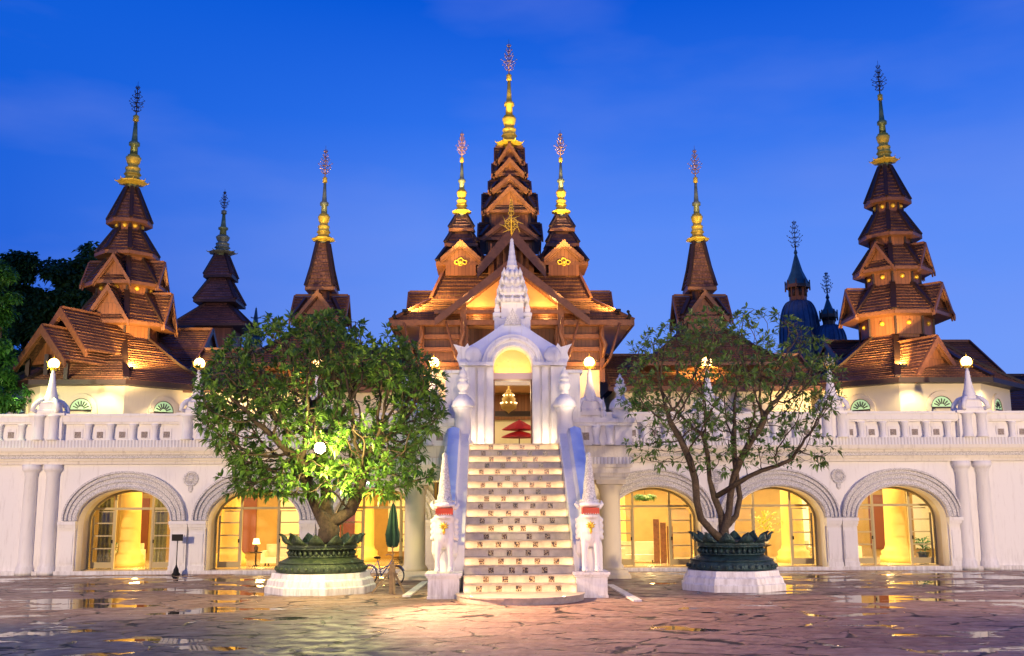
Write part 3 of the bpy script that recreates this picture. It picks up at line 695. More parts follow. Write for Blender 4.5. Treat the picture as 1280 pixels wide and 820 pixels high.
# rounded bottom step
q = MB(); pts = [(SX+1.85*math.cos(math.pi+math.pi*i/24), -12.2+1.95*math.sin(math.pi+math.pi*i/24)) for i in range(25)]
for za,zb,o in ((0,.14,0),(.14,.19,.03)):
    P_ = [(SX+(x-SX)*(1+o/1.9), -12.2+(y+12.2)*(1+o/1.9)) for x,y in pts]
    nn = len(P_); q.add([(x,y,za) for x,y in P_]+[(x,y,zb) for x,y in P_],[tuple(range(nn,2*nn))]+[(i,i+1,i+1+nn,i+nn) for i in range(nn-1)]+[(nn-1,0,nn,2*nn-1)])
bs = q.build('rounded_bottom_step', M_tread, st)
for px in (589,704):
    p = gr(px,750,.05); MB().lathe([(.045,.055),(.05,.07),(.03,.11),(0,.115)],12,(p.x,p.y-.12)).build('step_lamp', M_bulb, bs)
    light('POINT', (p.x,p.y-.35,.16), 30, (1,.72,.3), size=.05)

# ---------------------------------------------------------------- urn newels and podium urns
def urn(name, label, x, y, z0, shaft, r, h, grp):
    t = thing(name, label, 'finial', (x,y,z0), grp)
    z = z0
    if shaft:
        MB().lathe([(r*.95,z),(r*.95,z+.12),(r*.75,z+.2),(r*.72,z+shaft-.2),(r*.85,z+shaft-.1),(r*.95,z+shaft)],24,(x,y)).build('shaft', M_white, t); z += shaft
    else:
        MB().lathe([(r*.8,z),(r*.8,z+.18),(r*.72,z+.24),(r*.95,z+.36)],24,(x,y)).build('foot', M_white, t); z += .34
    MB().lathe([(r,z),(r*1.06,z+.06),(r,z+.12),(r*.98,z+.2),(r*.75,z+.34),(r*.42,z+.46),(r*.34,z+.5)],24,(x,y)).build('bell', M_white, t)
    z += .5
    MB().lathe([(r*.36,z),(r*.44,z+h*.05),(r*.3,z+h*.10),(r*.42,z+h*.16),(r*.58,z+h*.28),(r*.56,z+h*.38),(r*.34,z+h*.44),(r*.46,z+h*.47),(r*.48,z+h*.52),(r*.30,z+h*.56),(r*.40,z+h*.62),(r*.32,z+h*.74),(r*.12,z+h*.84),(r*.16,z+h*.88),(r*.05,z+h*.94),(0,z+h)],20,(x,y)).build('bud', M_white, t)
urn('newel_finial','white bulbous newel at the left top of the stairs',-1.86,-4.6,4.9,1.4,.42,1.1,'bulbous newels at the top of the stairs')
urn('newel_finial','white bulbous newel at the right top of the stairs',1.95,-4.6,4.9,1.4,.42,1.1,'bulbous newels at the top of the stairs')
urn('urn_finial','white urn on the left corner of the balcony half hidden by leaves',-4.05,-4.0,5.92,0,.42,.9,'urns on the balcony corners')
urn('urn_finial','white urn on the right corner of the balcony',4.12,-4.0,5.92,0,.42,.9,'urns on the balcony corners')
urn('small_finial','small white finial between the lit pinnacle and the right balcony urn',3.72,-1.6,5.3,.2,.2,1.0,None)

# ---------------------------------------------------------------- globe lamps on pinnacles
def pinnacle():
    t = thing('lamp_pinnacle','proto','lamp',(0,0,0),'globe lamps on white pinnacles')
    b = MB().sq([(.42,0),(.42,.1),(.36,.14),(.34,.4),(.38,.44),(.28,.5)])
    for k in range(4):
        a = k*math.pi/2+math.pi/4
        for j in (0,):
            c,s = math.cos(a),math.sin(a)
            b.tube([(c*.25,s*.25,.62),(c*.48,s*.48,.5),(c*.66,s*.66,.3),(c*.74,s*.74,.08),(c*.62,s*.62,.04),(c*.56,s*.56,.16)],[.05,.09,.11,.09,.07,.03],7)
    b.build('scrolled_base', M_white2, t)
    pr = [(.30,.45),(.30,.6),(.26,.66)]; z = .66; r = .26
    for i in range(7): pr += [(r,z+.02),(r,z+.08),(r*.86,z+.14)]; z += .15; r *= .84
    pr += [(.06,z),(.06,z+.2)]
    MB().lathe(pr,14).build('ringed_cone', M_white2, t)
    zc_ = 2.1
    MB().ball((0,0,zc_),.22,20,14).build('globe', M_globe, t)
    c = MB().lathe([(.05,1.8),(.12,1.86),(.16,1.93)],12)
    for k in range(8):
        a = k*math.pi/4; c_,s_ = math.cos(a),math.sin(a)
        c.tube([(c_*.12,s_*.12,1.88),(c_*.24,s_*.24,1.98),(c_*.26,s_*.26,2.12),(c_*.33,s_*.33,2.2)],[.014,.012,.010,.004],4)
        c.ball((c_*.24,s_*.24,1.86),.022,6,4)
    c.tube([(0,0,2.29),(0,0,2.5)],[.03,.004],5)
    c.build('gilt_cage', M_gold, t)
    return t
PP = pinnacle()
for x,lab in zip(LAMPL+LAMPR, ('leftmost lit globe lamp, on a white pinnacle over the left wing parapet','second globe lamp from the left, on the parapet just left of the dense tree','lit globe lamp shining through the crown of the dense left tree',
        'lit globe lamp shining through the crown of the sparse right tree','unlit globe lamp on the parapet at the right edge of the sparse tree','rightmost lit globe lamp, on a white pinnacle over the right wing parapet')):
    place(PP, (x,.02,6.53), lab)
off = [o for o in COL.objects if o.get('label','').startswith('unlit globe')][0]
for ch in off.children:
    if ch.name.startswith('globe'):
        ch.data = ch.data.copy(); ch.data.materials[0] = mat('unlit_globe_glass', (.75,.70,.62), .15)
place(PP, (-3.2,-.6,6.45), 'lit globe lamp just left of the entrance portal, by the leaves')
place(PP, (3.28,-.6,6.45), 'bright globe lamp just right of the entrance portal')
bk = MB().box(-3.7,-2.72,-1.1,-.1,4.9,6.45).box(-3.8,-2.62,-1.2,0,6.3,6.45); tag(bk.build('lamp_pedestal', M_white),'square white pedestal under the lamp left of the portal','pedestal','pedestals beside the portal')
bk = MB().box(2.78,3.78,-1.1,-.1,4.9,6.45).box(2.68,3.88,-1.2,0,6.3,6.45); tag(bk.build('lamp_pedestal', M_white),'square white pedestal under the lamp right of the portal','pedestal','pedestals beside the portal')

# ---------------------------------------------------------------- guardian lions
def lion(x, y, label, plab):
    tag(MB().box(x-.48,x+.48,y-.5,y+.75,0,.08).box(x-.46,x+.46,y-.48,y+.73,.08,.60).box(x-.50,x+.50,y-.52,y+.77,.60,.66).box(x-.54,x+.54,y-.56,y+.81,.66,.73).build('statue_plinth', M_white2), plab, 'plinth', 'plinths under the guardian lions')
    t = thing('guardian_lion', label, 'statue', (x,y,.73), 'stone guardian lions at the foot of the stairs')
    b = MB(); f = -.28   # front
    for s in (-1,1):
        b.tube([(x+s*.19,y+f,.75),(x+s*.19,y+f+.01,1.1),(x+s*.17,y+f+.04,1.5),(x+s*.15,y+f+.1,1.9)],[.085,.08,.11,.16],10)     # forelegs
        b.ball((x+s*.19,y+f-.07,.80),.10,10,8,(1,1.4,.65))
        b.tube([(x+s*.22,y+.48,.75),(x+s*.23,y+.56,1.02),(x+s*.24,y+.38,1.3),(x+s*.18,y+.36,1.6)],[.09,.08,.17,.22],10)       # hind legs, hock turned back
        b.ball((x+s*.22,y+.40,.80),.10,10,8,(1,1.5,.65))
    b.ball((x,y-.12,1.82),.33,16,12,(.88,.85,1.15)); b.ball((x,y+.14,1.68),.30,16,12,(.85,1.3,.95)); b.ball((x,y+.42,1.62),.29,16,12,(.95,.95,.95))
    b.tube([(x,y-.1,1.9),(x,y-.12,2.15),(x,y-.12,2.35)],[.32,.30,.29],14)
    b.ball((x,y-.15,2.30),.30,16,12,(1.08,.95,.8)); b.ball((x,y-.3,2.36),.25,14,10,(1.1,.9,.42)) # jaw
    b.ball((x,y-.02,2.52),.28,14,10,(1.0,.75,1.1)); b.ball((x,y-.26,2.70),.30,14,10,(1.08,1.0,.36))   # brow and upper jaw
    for s in (-1,1):
        b.tube([(x+s*.28,y+.0,2.6),(x+s*.40,y+.06,2.72),(x+s*.36,y+.1,2.86)],[.09,.07,.01],7)   # ears
        for k in range(4): b.tube([(x+s*.27,y-.05,2.3-k*.17),(x+s*.37,y+.06,2.22-k*.17),(x+s*.42,y+.14,2.3-k*.17)],[.09,.08,.02],6)   # mane
    b.tube([(x,y+.62,1.6),(x,y+.78,1.8),(x,y+.74,2.15),(x,y+.66,2.3)],[.08,.07,.09,.03],8)
    body = b.build('body', M_white2, t)
    rm = body.modifiers.new('remesh','REMESH'); rm.mode = 'VOXEL'; rm.voxel_size = .028; rm.use_smooth_shade = True
    sm = body.modifiers.new('smooth','SMOOTH'); sm.iterations = 3; sm.factor = .5
    MB().box(x-.25,x+.26,y-.50,y-.1,2.42,2.61).build('open_mouth', M_redl, t)
    te = MB()
    for k in range(7):
        xx = x-.21+k*.07; te.lathe([(.016,2.42),(.0,2.46)],6,(xx,y-.51))
    te.build('teeth', M_white, t)
    ey = MB()
    for s in (-1,1): ey.ball((x+s*.13,y-.47,2.72),.045,10,8)
    ey.build('eyes', M_white, t)
    em = MB()
    em.ball((x,y-.43,2.02),.05,8,6,(1,.5,1)); 
    for k in range(7):
        a = math.pi*(-.15+1.3*k/6); em.tube([(x,y-.42,2.05),(x+.07*math.cos(a),y-.45,2.08+.07*math.sin(a)),(x+.15*math.cos(a),y-.42,2.1+.12*math.sin(a))],[.02,.03,.008],5)
    em.tube([(x,y-.43,2.02),(x,y-.45,1.92),(x,y-.42,1.84)],[.03,.05,.01],6)
    em.build('gilt_collar_ornament', M_gold, t)
    MB().lathe([(.30,2.78),(.29,2.84),(.22,2.86),(.21,3.0),(.185,3.04),(.17,3.3),(.13,3.6),(.095,3.95),(.075,4.1),(.085,4.16),(.06,4.24),(0,4.28)],18,(x,y-.1)).build('tall_crown', M_carvedf, t)
lion(-2.20,-11.6,'white stone guardian lion with red open mouth left of the stairs','square white plinth carrying the left guardian lion')
lion(2.16,-11.5,'white stone guardian lion with red open mouth right of the stairs','square white plinth carrying the right guardian lion')

# ---------------------------------------------------------------- spires and towers
def spire_parts(t, cx, cy, z0, z1, skirt, m1, m2, mf, square=False):
    H = z1-z0; k = skirt
    MB().lathe([(k*.46,z0),(k*.42,z0+.055*H)],8,(cx,cy),math.pi/8,False).build('neck', m2, t)
    pr = [(k*.40,.045),(k*.80,.052),(k*1.18,.062),(k*1.22,.072),(k*.95,.082),(k*.70,.10),(k*.56,.115),(k*.60,.13),(k*.42,.14)]
    MB().lathe([(r,z0+z*H) for r,z in pr],8,(cx,cy),math.pi/8,False).build('gilt_skirt', m1, t)
    if k > .5:
        b = MB()
        for i in range(8):
            a = math.pi/8+i*math.pi/4; c,s = math.cos(a),math.sin(a)
            b.tube([(cx+c*k*1.1,cy+s*k*1.1,z0+.068*H),(cx+c*k*1.3,cy+s*k*1.3,z0+.072*H),(cx+c*k*1.4,cy+s*k*1.4,z0+.09*H)],[.05,.03,.006],5)
        b.build('upturned_tip', m1, t, split=True)
    q = max(.24, k*.62)
    pr = [(q*.95,.13),(q*1.15,.14),(q*1.0,.15),(q*.86,.18),(q*.98,.185),(q*.98,.20),(q*.72,.21),(q*.66,.23),(q*.80,.24),(q*.98,.28),(q*1.0,.295),(q*.78,.30),(q*.78,.315),(q*.60,.32)]
    MB().lathe([(r,z0+z*H) for r,z in pr],16,(cx,cy)).build('lotus_bulb', m1, t)
    pr = [(q*.52,.32),(q*.46,.40),(q*.72,.405),(q*.72,.43),(q*.42,.445),(q*.34,.5),(q*.22,.63)]
    MB().lathe([(r,z0+z*H) for r,z in pr],12,(cx,cy)).build('shaft', m2, t)
    MB().lathe([(r,z0+z*H) for r,z in [(q*.22,.625),(q*.42,.635),(q*.36,.66),(q*.42,.675),(q*.14,.69)]],12,(cx,cy)).build('collar', m1, t)
    f = MB().tube([(cx,cy,z0+.68*H),(cx,cy,z1)],[.035,.008],6)
    for (zz,w) in ((.735,.22),(.775,.34),(.815,.40),(.86,.24),(.90,.15),(.94,.10)):
        for i in range(6):
            a = i*math.pi/3+zz*9; c,s = math.cos(a),math.sin(a); z = z0+zz*H; w2 = w*H/6
            f.tube([(cx,cy,z-.05),(cx+c*w2*.6,cy+s*w2*.6,z-.08),(cx+c*w2,cy+s*w2,z+.02),(cx+c*w2*.75,cy+s*w2*.75,z+.11)],[.02,.016,.014,.006],4)
            f.ball((cx+c*w2,cy+s*w2,z+.02),.032,5,4)
    for zz,r in ((.79,.16),(.83,.13),(.875,.09)): f.torus((cx,cy,z0+zz*H),r*H/6,.014,'Z',12,4)
    f.build('filigree_finial', mf, t)

def skirt_roof(t, cx, cy, n, z_e, r_e, z_t, r_t, rot, mt=None, fascia=.16, me=None, mr=None, conc=0):
    """one roof tier of n sides: tiled slopes, hip caps, eave board"""
    mt = mt or M_tile; me = me or M_wood; mr = mr or M_woodd
    pt = lambda r,z,i: Vector((cx+r*math.cos(rot+2*math.pi*i/n), cy+r*math.sin(rot+2*math.pi*i/n), z))
    b = MB(); h = MB(); e = MB()
    lv = [(r_e,z_e),(r_t,z_t)]
    if conc: lv = [(r_e,z_e),(r_e+(r_t-r_e)*.5, z_e+(z_t-z_e)*(.5-conc)),(r_t,z_t)]
    for i in range(n):
        for (ra,za),(rb,zb) in zip(lv,lv[1:]):
            b.slope(pt(ra,za,i),pt(ra,za,i+1),pt(rb,zb,i+1),pt(rb,zb,i))
            h.bar(pt(ra+.02,za+.07,i),pt(rb+.02,zb+.07,i),.13+.05*min(r_e,2.6),.12)
        e.bar(pt(r_e+.02,z_e-fascia/2,i),pt(r_e+.02,z_e-fascia/2,i+1),.06,fascia)
        e.add([pt(r_e,z_e-fascia,i),pt(r_e,z_e-fascia,i+1),pt(r_t*.9,z_e-fascia+.02,i+1),pt(r_t*.9,z_e-fascia+.02,i)],[(0,1,2,3)])
    r = b.build('tier_roof', mt, t); h.build('hip_cap', mr, r, split=True); e.build('eave_board', me, r)
    return r
def drum(t, cx, cy, n, z0, z1, r, rot, m=None, studs=False):
    d = MB().lathe([(r,z0),(r,z1)],n,(cx,cy),rot,False)
    o = d.build('drum', m or M_board, t)
    p = MB()
    for i in range(n):
        a = rot+2*math.pi*i/n; p.bar((cx+(r+.01)*math.cos(a),cy+(r+.01)*math.sin(a),z0),(cx+(r+.01)*math.cos(a),cy+(r+.01)*math.sin(a),z1),.1)
    p.build('corner_post', M_woodd, o, split=True)
    if studs:
        g = MB(); ap = r*math.cos(math.pi/n)
        for i in range(n):
            a = rot+2*math.pi*(i+.5)/n
            g.ball((cx+(ap+.02)*math.cos(a),cy+(ap+.02)*math.sin(a),(z0+z1)/2+studs),.12,10,8,(1,1,1))
        g.build('gilt_rosette', M_gold, o, split=True)
def gable(t, x, y, ang, w, ze, zr, L_, over=.25, bd=.26, name='gable', mt=None, ms=None, wall=True, emblem=False, wz=None, mw=None):
    """a gabled roof whose front faces (0,-1) turned by ang; ze eave, zr ridge, L_ its length"""
    mt = mt or M_tile
    r = MB(); lo = (0,0,0)
    for s in (-1,1): r.slope((s*w,-over,ze),(s*w,L_,ze),(0,L_,zr),(0,-over,zr))
    o = r.xf(ang,(x,y,0)).build(name, mt, t)
    b = MB(); k = (zr-ze)/w; ww = w+.12
    for s in (-1,1):
        b.prism([(0,zr+.08),(s*ww,zr+.08-k*ww),(s*ww,zr+.08-k*ww-bd),(0,zr+.08-bd*1.25)],-over-.09,-over)
        b.prism([(0,zr-.10),(s*ww*.96,zr-.10-k*ww*.96),(s*ww*.96,zr-.1-k*ww*.96-bd*.6),(0,zr-.10-bd*.75)],-over+.02,-over+.09)
    b.bar((0,-over,zr+.07),(0,L_,zr+.07),.16,.1)
    b.xf(ang,(x,y,0)).build('bargeboards', ms or M_wood, o)
    if wall:
        zw = wz if wz is not None else ze-.02
        wl_ = MB().prism([(-w*.86,zw),(w*.86,zw),(w*.86,ze+.02) if wz is not None else (w*.84,ze),(0,zr-.12),(-w*.86,ze+.02) if wz is not None else (-w*.84,ze)],0,.08)
        wl_.xf(ang,(x,y,0)).build('gable_wall', mw or M_board, o)
    if emblem:
        e = MB(); ez = ze-.20
        for dx,dz,q in ((-.20,0,.10),(.20,0,.10),(0,.10,.11),(0,-.07,.09)): e.torus((dx,-.04,ez+dz),q,.035,n=14)
        e.ball((0,-.04,ez),.08,8,6,(1,.5,1)); e.xf(ang,(x,y,0)).build('gilt_emblem', M_gold, o)
    return o
O8 = math.pi/8
def on_ring(cx, cy, r, k, n=8, rot=O8):   # centre of face k and its facing angle for gable()
    a = rot+2*math.pi*(k+.5)/n; ap = r*math.cos(math.pi/n)
    return cx+ap*math.cos(a), cy+ap*math.sin(a), a+math.pi/2

def lunette(t, cx, cy, ap, a, z, par):
    """arched fanlight in the wall face whose outward direction is a"""
    o = (cx+ap*math.cos(a), cy+ap*math.sin(a), 0); ang = a+math.pi/2
    m = MB(); n = 18; prof = ((.50,0),(.50,-.07),(.58,-.09),(.72,-.09),(.74,-.04),(.74,0)); k = len(prof); vs = []
    for i in range(n+1):
        q = math.pi*i/n
        for r,y in prof: vs.append((r*math.cos(q),y,z+r*math.sin(q)))
    m.add(vs,[(i*k+j,(i+1)*k+j,(i+1)*k+j+1,i*k+j+1) for i in range(n) for j in range(k-1)])
    for s in (-1,1): m.box(*sorted((s*.5,s*.74)),-.09,0,z-.9,z)
    w = m.xf(ang,o).build('window', M_cream, par)
    g = MB(); g.add([(.5*math.cos(math.pi*i/n),-.03,z+.5*math.sin(math.pi*i/n)) for i in range(n+1)],[tuple(range(n+1))]); g.xf(ang,o).build('fan_glass', M_fan, w)
    c = MB()
    for i in range(1,8):
        q = math.pi*i/8; c.bar((.14*math.cos(q),-.045,z+.14*math.sin(q)),(.38*math.cos(q),-.045,z+.38*math.sin(q)),.045,.02,(0,1,0))
    for i in range(n):
        q0,q1 = math.pi*i/n,math.pi*(i+1)/n; c.bar((.49*math.cos(q0),-.045,z+.49*math.sin(q0)),(.49*math.cos(q1),-.045,z+.49*math.sin(q1)),.035,.02,(0,1,0))
    c.box(-.5,.5,-.06,-.03,z-.07,z); c.xf(ang,o).build('glazing_bars', M_woodd, w)

def uplight(x, y, z, target, power, label, spot=95, col=(1,.62,.16)):
    t = thing('roof_floodlight', label, 'floodlight', (x,y,z), 'floodlights on the roofs')
    MB().lathe([(.09,z),(.09,z+.03),(.03,z+.05),(.03,z+.14)],10,(x,y)).build('stand', M_black, t)
    MB().box(x-.13,x+.13,y-.09,y+.09,z+.14,z+.26).build('housing', M_black, t)
    light('SPOT', (x,y,z+.36), power, col, target, .08, spot, .7)

def octagon_house(sgn, X, label, zs, rad, cy=8.0):
    t = thing('octagonal_tower_house', label, 'tower', (X,cy,4.94), 'octagonal tower houses at the two ends')
    # walls
    Rw = 4.95; zr = 8.15
    w = MB().lathe([(Rw,4.94),(Rw,zr)],8,(X,cy),O8,False).build('wall', M_cream, t)
    for k in (5,6,4) if sgn < 0 else (5,4,6):
        a = O8+2*math.pi*(k+.5)/8; lunette(t, X, cy, Rw*math.cos(O8), a, 7.02, w)
    skirt_roof(t, X, cy, 8, 8.30, 5.6, 10.75, 1.75, O8, fascia=.22, conc=.06, me=M_woodd)
    z_skirt0, z1e, z2e, z3e, z4e = zs; r1,r2,r3,r4 = rad
    drum(t, X, cy, 8, 10.4, z4e-.1, 1.62, O8)
    skirt_roof(t, X, cy, 8, z4e, r4, z4e+1.55, r3*.68, O8)
    drum(t, X, cy, 8, z4e+1.45, z3e-.1, r3*.68, O8, studs=.12)
    skirt_roof(t, X, cy, 8, z3e, r3, z3e+1.25, r2*.68, O8)
    drum(t, X, cy, 8, z3e+1.15, z2e-.1, r2*.66, O8)
    skirt_roof(t, X, cy, 8, z2e, r2, z2e+1.25, r1*.66, O8)
    drum(t, X, cy, 8, z2e+1.15, z1e-.1, r1*.62, O8, studs=.1)
    skirt_roof(t, X, cy, 8, z1e, r1, z_skirt0, .30, O8)
    return t
# left end
pL = lambda px,py: at(px,py,8)
XL = -19.25
tl = octagon_house(-1, XL, 'octagonal wooden tower house at the left end, four tiers under a green gilt spire', (18.75,16.95,15.2,13.6,11.55), (1.08,1.52,1.95,2.45))
spire_parts(tl, XL, 8, 18.7, 24.6, .62, M_gold, M_green, M_fild)
for k in (5,7,3): 
    x,y,a = on_ring(XL,8,1.75,k); gable(tl,x,y,a,.80,13.62,14.85,1.0,name='dormer',bd=.2)
for k in (5,7):
    x,y,a = on_ring(XL,8,2.25,k); gable(tl,x,y,a,1.0,11.6,13.2,1.4,name='dormer',bd=.26)
# twin porch gables on the lower roof, turned towards the left front
gable(tl,-20.35,4.6,R(-28),1.75,9.75,11.75,3.0,over=.7,bd=.36,name='porch_gable')
gable(tl,-20.75,3.5,R(-28),1.55,9.15,10.75,2.4,over=.6,bd=.36,name='porch_gable')
b = MB()
for dx,dy in ((-1.3,-.2),(1.25,-.2),(0,-.25)):
    a = R(-28); b.box(-20.75+dx*math.cos(a)-dy*math.sin(a)-.09,-20.75+dx*math.cos(a)-dy*math.sin(a)+.09,3.5+dx*math.sin(a)+dy*math.cos(a)-.09,3.5+dx*math.sin(a)+dy*math.cos(a)+.09,8.3,9.5)
b.build('porch_post', M_woodd, tl, split=True)
# right end
XR = 19.75
trr = octagon_house(1, XR, 'octagonal wooden tower house at the right end, four tiers with round gilt rosettes', (19.95,18.05,16.15,14.3,11.95), (1.12,1.50,1.90,2.62))
spire_parts(trr, XR, 8, 19.9, 25.9, .56, M_gold, M_green, M_fild)
for k in (6,4,0):
    x,y,a = on_ring(XR,8,1.62,k); gable(trr,x,y,a,.8,14.32,15.55,1.0,name='dormer',bd=.2)
for k in (6,3,7):
    x,y,a = on_ring(XR,8,2.35,k); gable(trr,x,y,a,1.15,11.98,13.4,1.5,name='dormer',bd=.24)
drum(trr, XR, 8, 8, 10.9, 11.85, 1.75, O8, studs=.1)
a_ = at(1168,421,3.6); gable(trr,a_.x,3.9,R(24),1.45,at(1137,472,3.9).z,a_.z,3.0,over=.3,bd=.30,name='porch_gable')

# long roofs joining the houses
def hall(name, label, x0, x1, yf, yb, ze, zr, cat='building', mt=None, wallm=None, hip=0, zb=4.94):
    t = thing(name, label, cat, ((x0+x1)/2,(yf+yb)/2,zb)); ym = (yf+yb)/2
    MB().box(x0+.4,x1-.4,yf+.6,yb-.6,zb,ze).build('wall', wallm or M_cream, t)
    r = MB(); r.slope((x0,yf,ze),(x1,yf,ze),(x1-hip,ym,zr),(x0+hip,ym,zr)); r.slope((x1,yb,ze),(x0,yb,ze),(x0+hip,ym,zr),(x1-hip,ym,zr))
    if hip:
        r.slope((x1,yf,ze),(x1,yb,ze),(x1-hip,ym,zr),(x1-hip,ym,zr)); r.slope((x0,yb,ze),(x0,yf,ze),(x0+hip,ym,zr),(x0+hip,ym,zr))
    o = r.build('roof', mt or M_tile, t)
    e = MB().box(x0-.05,x1+.05,yf-.07,yf,ze-.2,ze+.03).bar((x0+hip,ym,zr+.06),(x1-hip,ym,zr+.06),.2,.14)
    if not hip:
        for x in (x0,x1): e.bar((x,yf,ze),(x,ym,zr+.02),.08,.26).bar((x,yb,ze),(x,ym,zr+.02),.08,.26)
        MB().add([(x0+.1,yf,ze),(x0+.1,yb,ze),(x0+.1,ym,zr-.1),(x1-.1,yf,ze),(x1-.1,yb,ze),(x1-.1,ym,zr-.1)],[(0,1,2),(3,4,5)]).build('gable_wall', M_board, o)
    e.build('ridge_and_eave', M_wood, o)
    return t
hall('shingled_hall','upper shingled hall behind the left tower house, its roof showing on both sides',-23.2,at(266,412,10.5).x,7.0,14.0,8.9,at(230,413,10.5).z)
hall('shingled_hall','lower shingled hall between the left tower house and the dense tree',-15.5,-4.5,5.5,12.5,8.2,at(290,438,9).z)
hall('shingled_hall','upper shingled hall behind the right tower house',at(1030,428,10.5).x,24.6,7.0,14.0,8.9,at(1060,428,10.5).z)
hall('shingled_hall','shingled hall running behind the sparse right tree',4.8,15.0,5.5,12.5,8.2,at(980,445,9).z)
hall('dark_roof_house','low house with a dark purple roof at the far right edge',24.2,36,9,17,7.2,9.6,mt=M_tiledk)

# slim towers over the halls
def slim_tower(X, label, px):
    t = thing('slim_spire_tower', label, 'tower', (X,8,9), 'slim spire towers behind the two courtyard trees')
    R4 = math.pi/4
    za = at(px,305,8).z; zb = at(px,362,8).z; zc_ = at(px,400,8).z; zd = at(px,372,8).z
    spire_parts(t, X, 8, za-.15, at(px,182,8).z, .50, M_gold, M_pgold if px > 600 else M_pgold, M_fil)
    skirt_roof(t, X, 8, 4, zb, .98, za, .34, R4, conc=.07)
    drum(t, X, 8, 4, zc_-1.2, zb, .55, R4)
    skirt_roof(t, X, 8, 4, zc_, 1.62, zd-.25, .95, R4, mt=M_tiledk)
    for a,dx,dy in ((0,0,-1.12),(math.pi/2,1.12,0),(-math.pi/2,-1.12,0)):
        gable(t, X+dx, 8+dy, a, 1.0, zc_-.1, zd+.05, 1.1, bd=.24, name='dormer', over=.2, wz=zc_-1.6)
    drum(t, X, 8, 4, 9.5, zc_-.1, 1.35, R4)
    skirt_roof(t, X, 8, 4, 9.3, 4.6, zc_-.6, 1.3, R4, conc=.05)
    return t
slim_tower(at(402,380,8).x, 'slim gilt-spired tower rising out of the dense left tree', 402)
slim_tower(at(875,380,8).x, 'slim gilt-spired tower rising out of the sparse right tree', 875)
# square stepped tower far left
t = thing('stepped_tower','dim purple-brown tower of three square tiers left of the dense tree','tower',(at(272,430,22).x,22,5))
X = at(274,400,22).x; X_TW = X; g = lambda y: at(272,y,22).z; R4 = math.pi/4
spire_parts(t, X, 22, g(322), g(236), .72, M_pgold, M_green, M_fild)
for ze,re,zt,rt in ((g(347),.86,g(320),.38),(g(379),1.3,g(350),.62),(g(411),2.15,g(384),.9)):
    skirt_roof(t, X, 22, 4, ze, re*1.414, zt, rt*1.2, R4, mt=M_tiledk, me=M_woodd)
for z0,z1,r in ((g(352),g(345),.55),(g(388),g(377),.75),(g(440),g(409),1.25)): drum(t, X, 22, 4, z0, z1, r*1.3, R4, m=M_boardd)
MB().box(X-1.2,X+1.2,20.8,23.2,5,g(438)).build('base', M_boardd, t)
# distant needle
t = thing('distant_spire','tiny dark needle spire far off beside the dense tree','spire',(at(319,420,40).x,40,5)); X = at(319,420,40).x
MB().sq([(.6,5),(.5,at(319,420,40).z),(.2,at(319,405,40).z),(.05,at(319,385,40).z)],(X,40)).build('shaft', M_verd, t)
q = MB().tube([(X,40,at(319,400,40).z),(X,40,at(319,383,40).z)],[.06,.01],6)
for k in range(4): a = k*math.pi/2; q.tube([(X,40,at(319,398,40).z),(X+.4*math.cos(a),40+.4*math.sin(a),at(319,397,40).z),(X+.4*math.cos(a),40+.4*math.sin(a),at(319,395,40).z)],[.05,.05,.01],5)
q.build('filigree_finial', M_fild, t)
